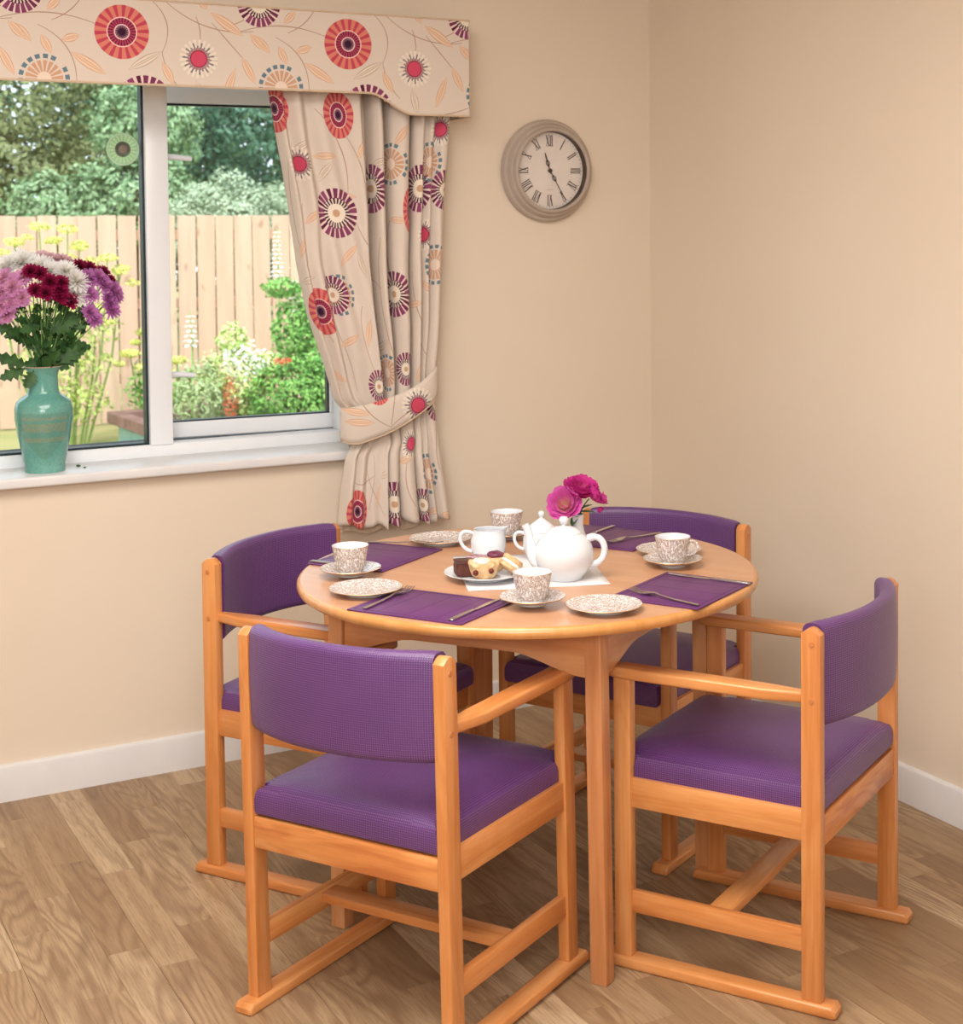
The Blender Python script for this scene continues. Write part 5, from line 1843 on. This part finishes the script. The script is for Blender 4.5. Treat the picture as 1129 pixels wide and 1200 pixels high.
for k in range(-24, 26):
    o = bpy.data.objects.new('board', me); link(o, fence)
    o.location = (k * .1465, random.uniform(-.003, .003), random.uniform(.004, .012)); o.rotation_euler = (0, radians(random.uniform(-.25, .25)), 0)
for z in (.35, .92, 1.45):
    box('rail', -3.7, 3.8, .0135, .06, z - .04, z + .04, fm, fence, .004, 1)
for k in range(-2, 4):
    box('post', k * 1.465 - .04, k * 1.465 + .04, .061, .14, 0, 1.56, fm, fence, .004, 1, 2)

def tree(name, x, y, blobs, n, size, mat, seed, lab, trunk_h=2.0, group='trees beyond the fence'):
    t = empty(name, (x, y, GZ)); tag(t, lab, 'tree', group)
    mobj('trunk', tube_bm([(0, 0, 0), (.05, .02, trunk_h * .5), (-.03, .05, trunk_h)], [.16, .12, .07], 8), BK, t)
    foliage('foliage', blobs, n, size, seed, mat, t)
tree('tree', -2.6, 13.5, [(0, 0, 3.0, 1.9, 1.2, 1.6), (.6, -.6, 1.9, 1.1, .8, .7)], 20000, .047, GL, 1, 'broad mid green tree beyond the fence at the left of the fixed pane')
tree('tree', 0.4, 14.5, [(0, 0, 3.3, 1.7, 1.1, 1.5), (-.2, -.5, 1.9, 1.3, .9, .9)], 22000, .045, GL2, 2, 'olive brown leaved tree beyond the fence behind the round decal')
tree('tree', 1.5, 12.6, [(0, 0, 1.75, .8, .5, .55), (-.9, .1, 1.65, .5, .4, .45), (.1, .2, 2.6, .6, .5, .5)], 14000, .038, GL, 3, 'light green leafy tree beyond the fence beside the window mullion')
tree('tree', 3.3, 15.5, [(0, 0, 3.4, 1.7, 1.2, 1.7), (-.9, .2, 2.8, 1.2, .9, 1.3)], 22000, .045, GL4, 4, 'dark blue green tree beyond the fence seen through the opening sash')
tree('tree', 5.4, 15.0, [(0, 0, 3.0, 1.7, 1.2, 1.8)], 13000, .05, GL, 5, 'tall green tree beyond the fence close to the curtain')
for i, (x, y, rz_, sd_) in enumerate(((1.55, 9.6, .42, 11), (2.35, 9.9, .40, 12))):
    t = empty('pale_shrub', (x, y, GZ)); tag(t, ('silvery pale green shrub over the fence top beside the mullion', 'silvery pale green shrub over the fence top beside the curtain')[i], 'shrub')
    mobj('trunk', tube_bm([(0, 0, 0), (0, 0, 1.2)], [.05, .03], 6), BK, t)
    foliage('foliage', [(0, 0, 1.55, .62, .4, rz_)], 9000, .023, sd_, GL3, t)
t = empty('distant_hedge', (2, 19, GZ)); tag(t, 'tall dark hedge closing the view behind the trees', 'hedge')
foliage('foliage', [(-5, 0, 2.2, 3.4, .8, 2.6), (0, 0, 2.3, 3.4, .8, 2.7), (5, 0, 2.3, 3.4, .8, 2.9), (9, 0, 2.3, 3.4, .8, 2.6), (-9, 0, 2.3, 3.4, .8, 2.6)], 26000, .13, 31, GL4, t)
mobj('stem', tube_bm([(0, 0, 0), (0, 0, 1.5)], [.1, .06], 6), BK, t)

# plants in front of the fence
def umbel_plant(x, y, lab, hts, seed, mat_head, mat_leaf):
    t = empty('flowering_plant', (x, y, GZ)); tag(t, lab, 'plant')
    random.seed(seed)
    sb_ = bmesh.new(); blobs = []; lf_ = []
    for (dx, h) in hts:
        dy = random.uniform(-.2, .2)
        tube_bm([(dx * .3, dy * .3, 0), (dx * .8, dy * .8, h * .5), (dx, dy, h)], [.010, .008, .005], 5, sb_)
        blobs.append((dx, dy, h, .07, .07, .03)); blobs.append((dx + .08, dy, h - .10, .05, .05, .025)); blobs.append((dx - .07, dy, h - .07, .045, .045, .02))
        for q in (.25, .45, .65): lf_.append((dx * (.3 + q * .6), dy, h * q, .14, .12, .10))
    mobj('stems', sb_, foliage_mat('plant_stem', [srgb(120, 146, 72), srgb(140, 160, 88)]), t)
    foliage('flower_heads', blobs, 2600, .014, seed, mat_head, t)
    foliage('leaves', lf_, 1500, .022, seed + 1, mat_leaf, t)
umbel_plant(-.52, 6.6, 'tall yellow flowering plant in front of the fence behind the bouquet', [(-.35, 1.42), (-.2, 1.52), (-.02, 1.50), (.12, 1.38), (.28, 1.30), (.38, 1.22), (-.45, 1.25), (.05, 1.15), (-.28, 1.05), (.2, .95)], 41, GL6, foliage_mat('feathery_leaf', [srgb(190, 204, 110), srgb(206, 216, 130), srgb(160, 184, 96)]))
umbel_plant(.22, 6.9, 'low yellow green plant at the fence foot right of the vase', [(-.3, .62), (-.12, .75), (.05, .55), (.2, .42)], 43, GL6, GL5)
def bush(x, y, lab, blobs, n, size, mat, seed, extra=None):
    t = empty('garden_bush', (x, y, GZ)); tag(t, lab, 'shrub')
    mobj('stem', tube_bm([(0, 0, 0), (0, 0, .4)], [.03, .02], 6), BK, t)
    foliage('foliage', blobs, n, size, seed, mat, t)
    if extra: foliage(extra[0], extra[1], extra[2], extra[3], seed + 1, extra[4], t)
    return t
bush(.26, 5.35, 'pale yellow leaved bush low in the opening sash', [(0, 0, .52, .24, .16, .24), (-.02, 0, .78, .10, .08, .12), (.22, 0, .62, .14, .1, .08)], 4200, .016, foliage_mat('variegated_leaf', [srgb(226, 230, 150), srgb(240, 240, 190), srgb(178, 206, 110), srgb(150, 190, 96)]), 51, ('blossom', [(.0, -.14, .66, .14, .04, .12)], 200, .016, WF))
bush(.62, 5.25, 'dense bright green bush low in the opening sash', [(0, 0, .40, .36, .2, .26), (.25, 0, .50, .24, .18, .2)], 8200, .017, GL5, 53, ('blossom', [(-.14, -.18, .66, .06, .03, .02)], 50, .016, RF))
bush(.74, 5.6, 'tall green leafy shrub beside the curtain edge', [(0, 0, .80, .16, .1, .26), (-.08, 0, 1.10, .14, .1, .07), (.16, 0, .74, .18, .12, .26)], 4600, .018, GL5, 57)
bush(.02, 5.3, 'reddish leaved plant at the left foot of the sash view', [(0, 0, .44, .18, .12, .22)], 2000, .015, foliage_mat('mixed_leaf', [srgb(176, 190, 130), srgb(150, 176, 120), srgb(196, 206, 160)]), 59, ('red_leaves', [(.16, -.08, .42, .05, .03, .16)], 260, .012, RF))
def spire(x, y, lab, z0, z1, seed):
    t = empty('foxglove', (x, y, GZ)); tag(t, lab, 'flower')
    mobj('stem', tube_bm([(0, 0, 0), (.01, 0, z0), (0, 0, z1)], [.008, .006, .003], 5), GL5, t)
    random.seed(seed)
    n = int((z1 - z0) / .028)
    for i in range(n):
        z = z0 + (z1 - z0) * i / n
        k = 1 - .6 * i / n
        bm = bmesh.new()
        for a in range(5):
            an = a * 1.257 + i * .5
            c0 = Vector((cos(an) * .012, sin(an) * .012, z)); d = Vector((cos(an), sin(an), -.45)).normalized()
            petal(bm, .045 * k, .018 * k, c0, d, Vector((0, 0, 1)), .1, 3)
        mobj('floret', bm, WF, t)
spire(.80, 6.1, 'tall white flower spire against the fence near the curtain', 1.14, 1.50, 1)
spire(.87, 5.95, 'shorter white flower spire right beside the curtain', .90, 1.16, 2)
spire(.07, 5.7, 'small white flower spire against the fence at the left of the sash', .74, .96, 3)
# raised planter
pn_ = empty('raised_planter', (.42, 5.55, GZ), radians(3))
tag(pn_, 'brown edged blue green raised planter on the lawn at the foot of the window view', 'planter')
teal = mottled('planter_paint', srgb(130, 168, 158), srgb(150, 184, 172), 9, .7)
brn = mottled('planter_board', srgb(120, 88, 78), srgb(140, 106, 94), 9, .8)
soil = mottled('planter_soil', srgb(70, 54, 44), srgb(92, 72, 58), 30, .95)
box('side_panel', -.62, .72, -.60, .88, 0, .17, teal, pn_, .006, 1)
box('rim_board', -.68, .78, -.66, -.56, .17, .25, brn, pn_, .006, 1)
box('rim_board', -.68, .78, .84, .94, .17, .25, brn, pn_, .006, 1)
box('rim_board', -.68, -.58, -.56, .84, .17, .25, brn, pn_, .006, 1)
box('rim_board', .68, .78, -.56, .84, .17, .25, brn, pn_, .006, 1)
box('soil', -.58, .68, -.56, .84, .168, .20, soil, pn_, .006, 1)
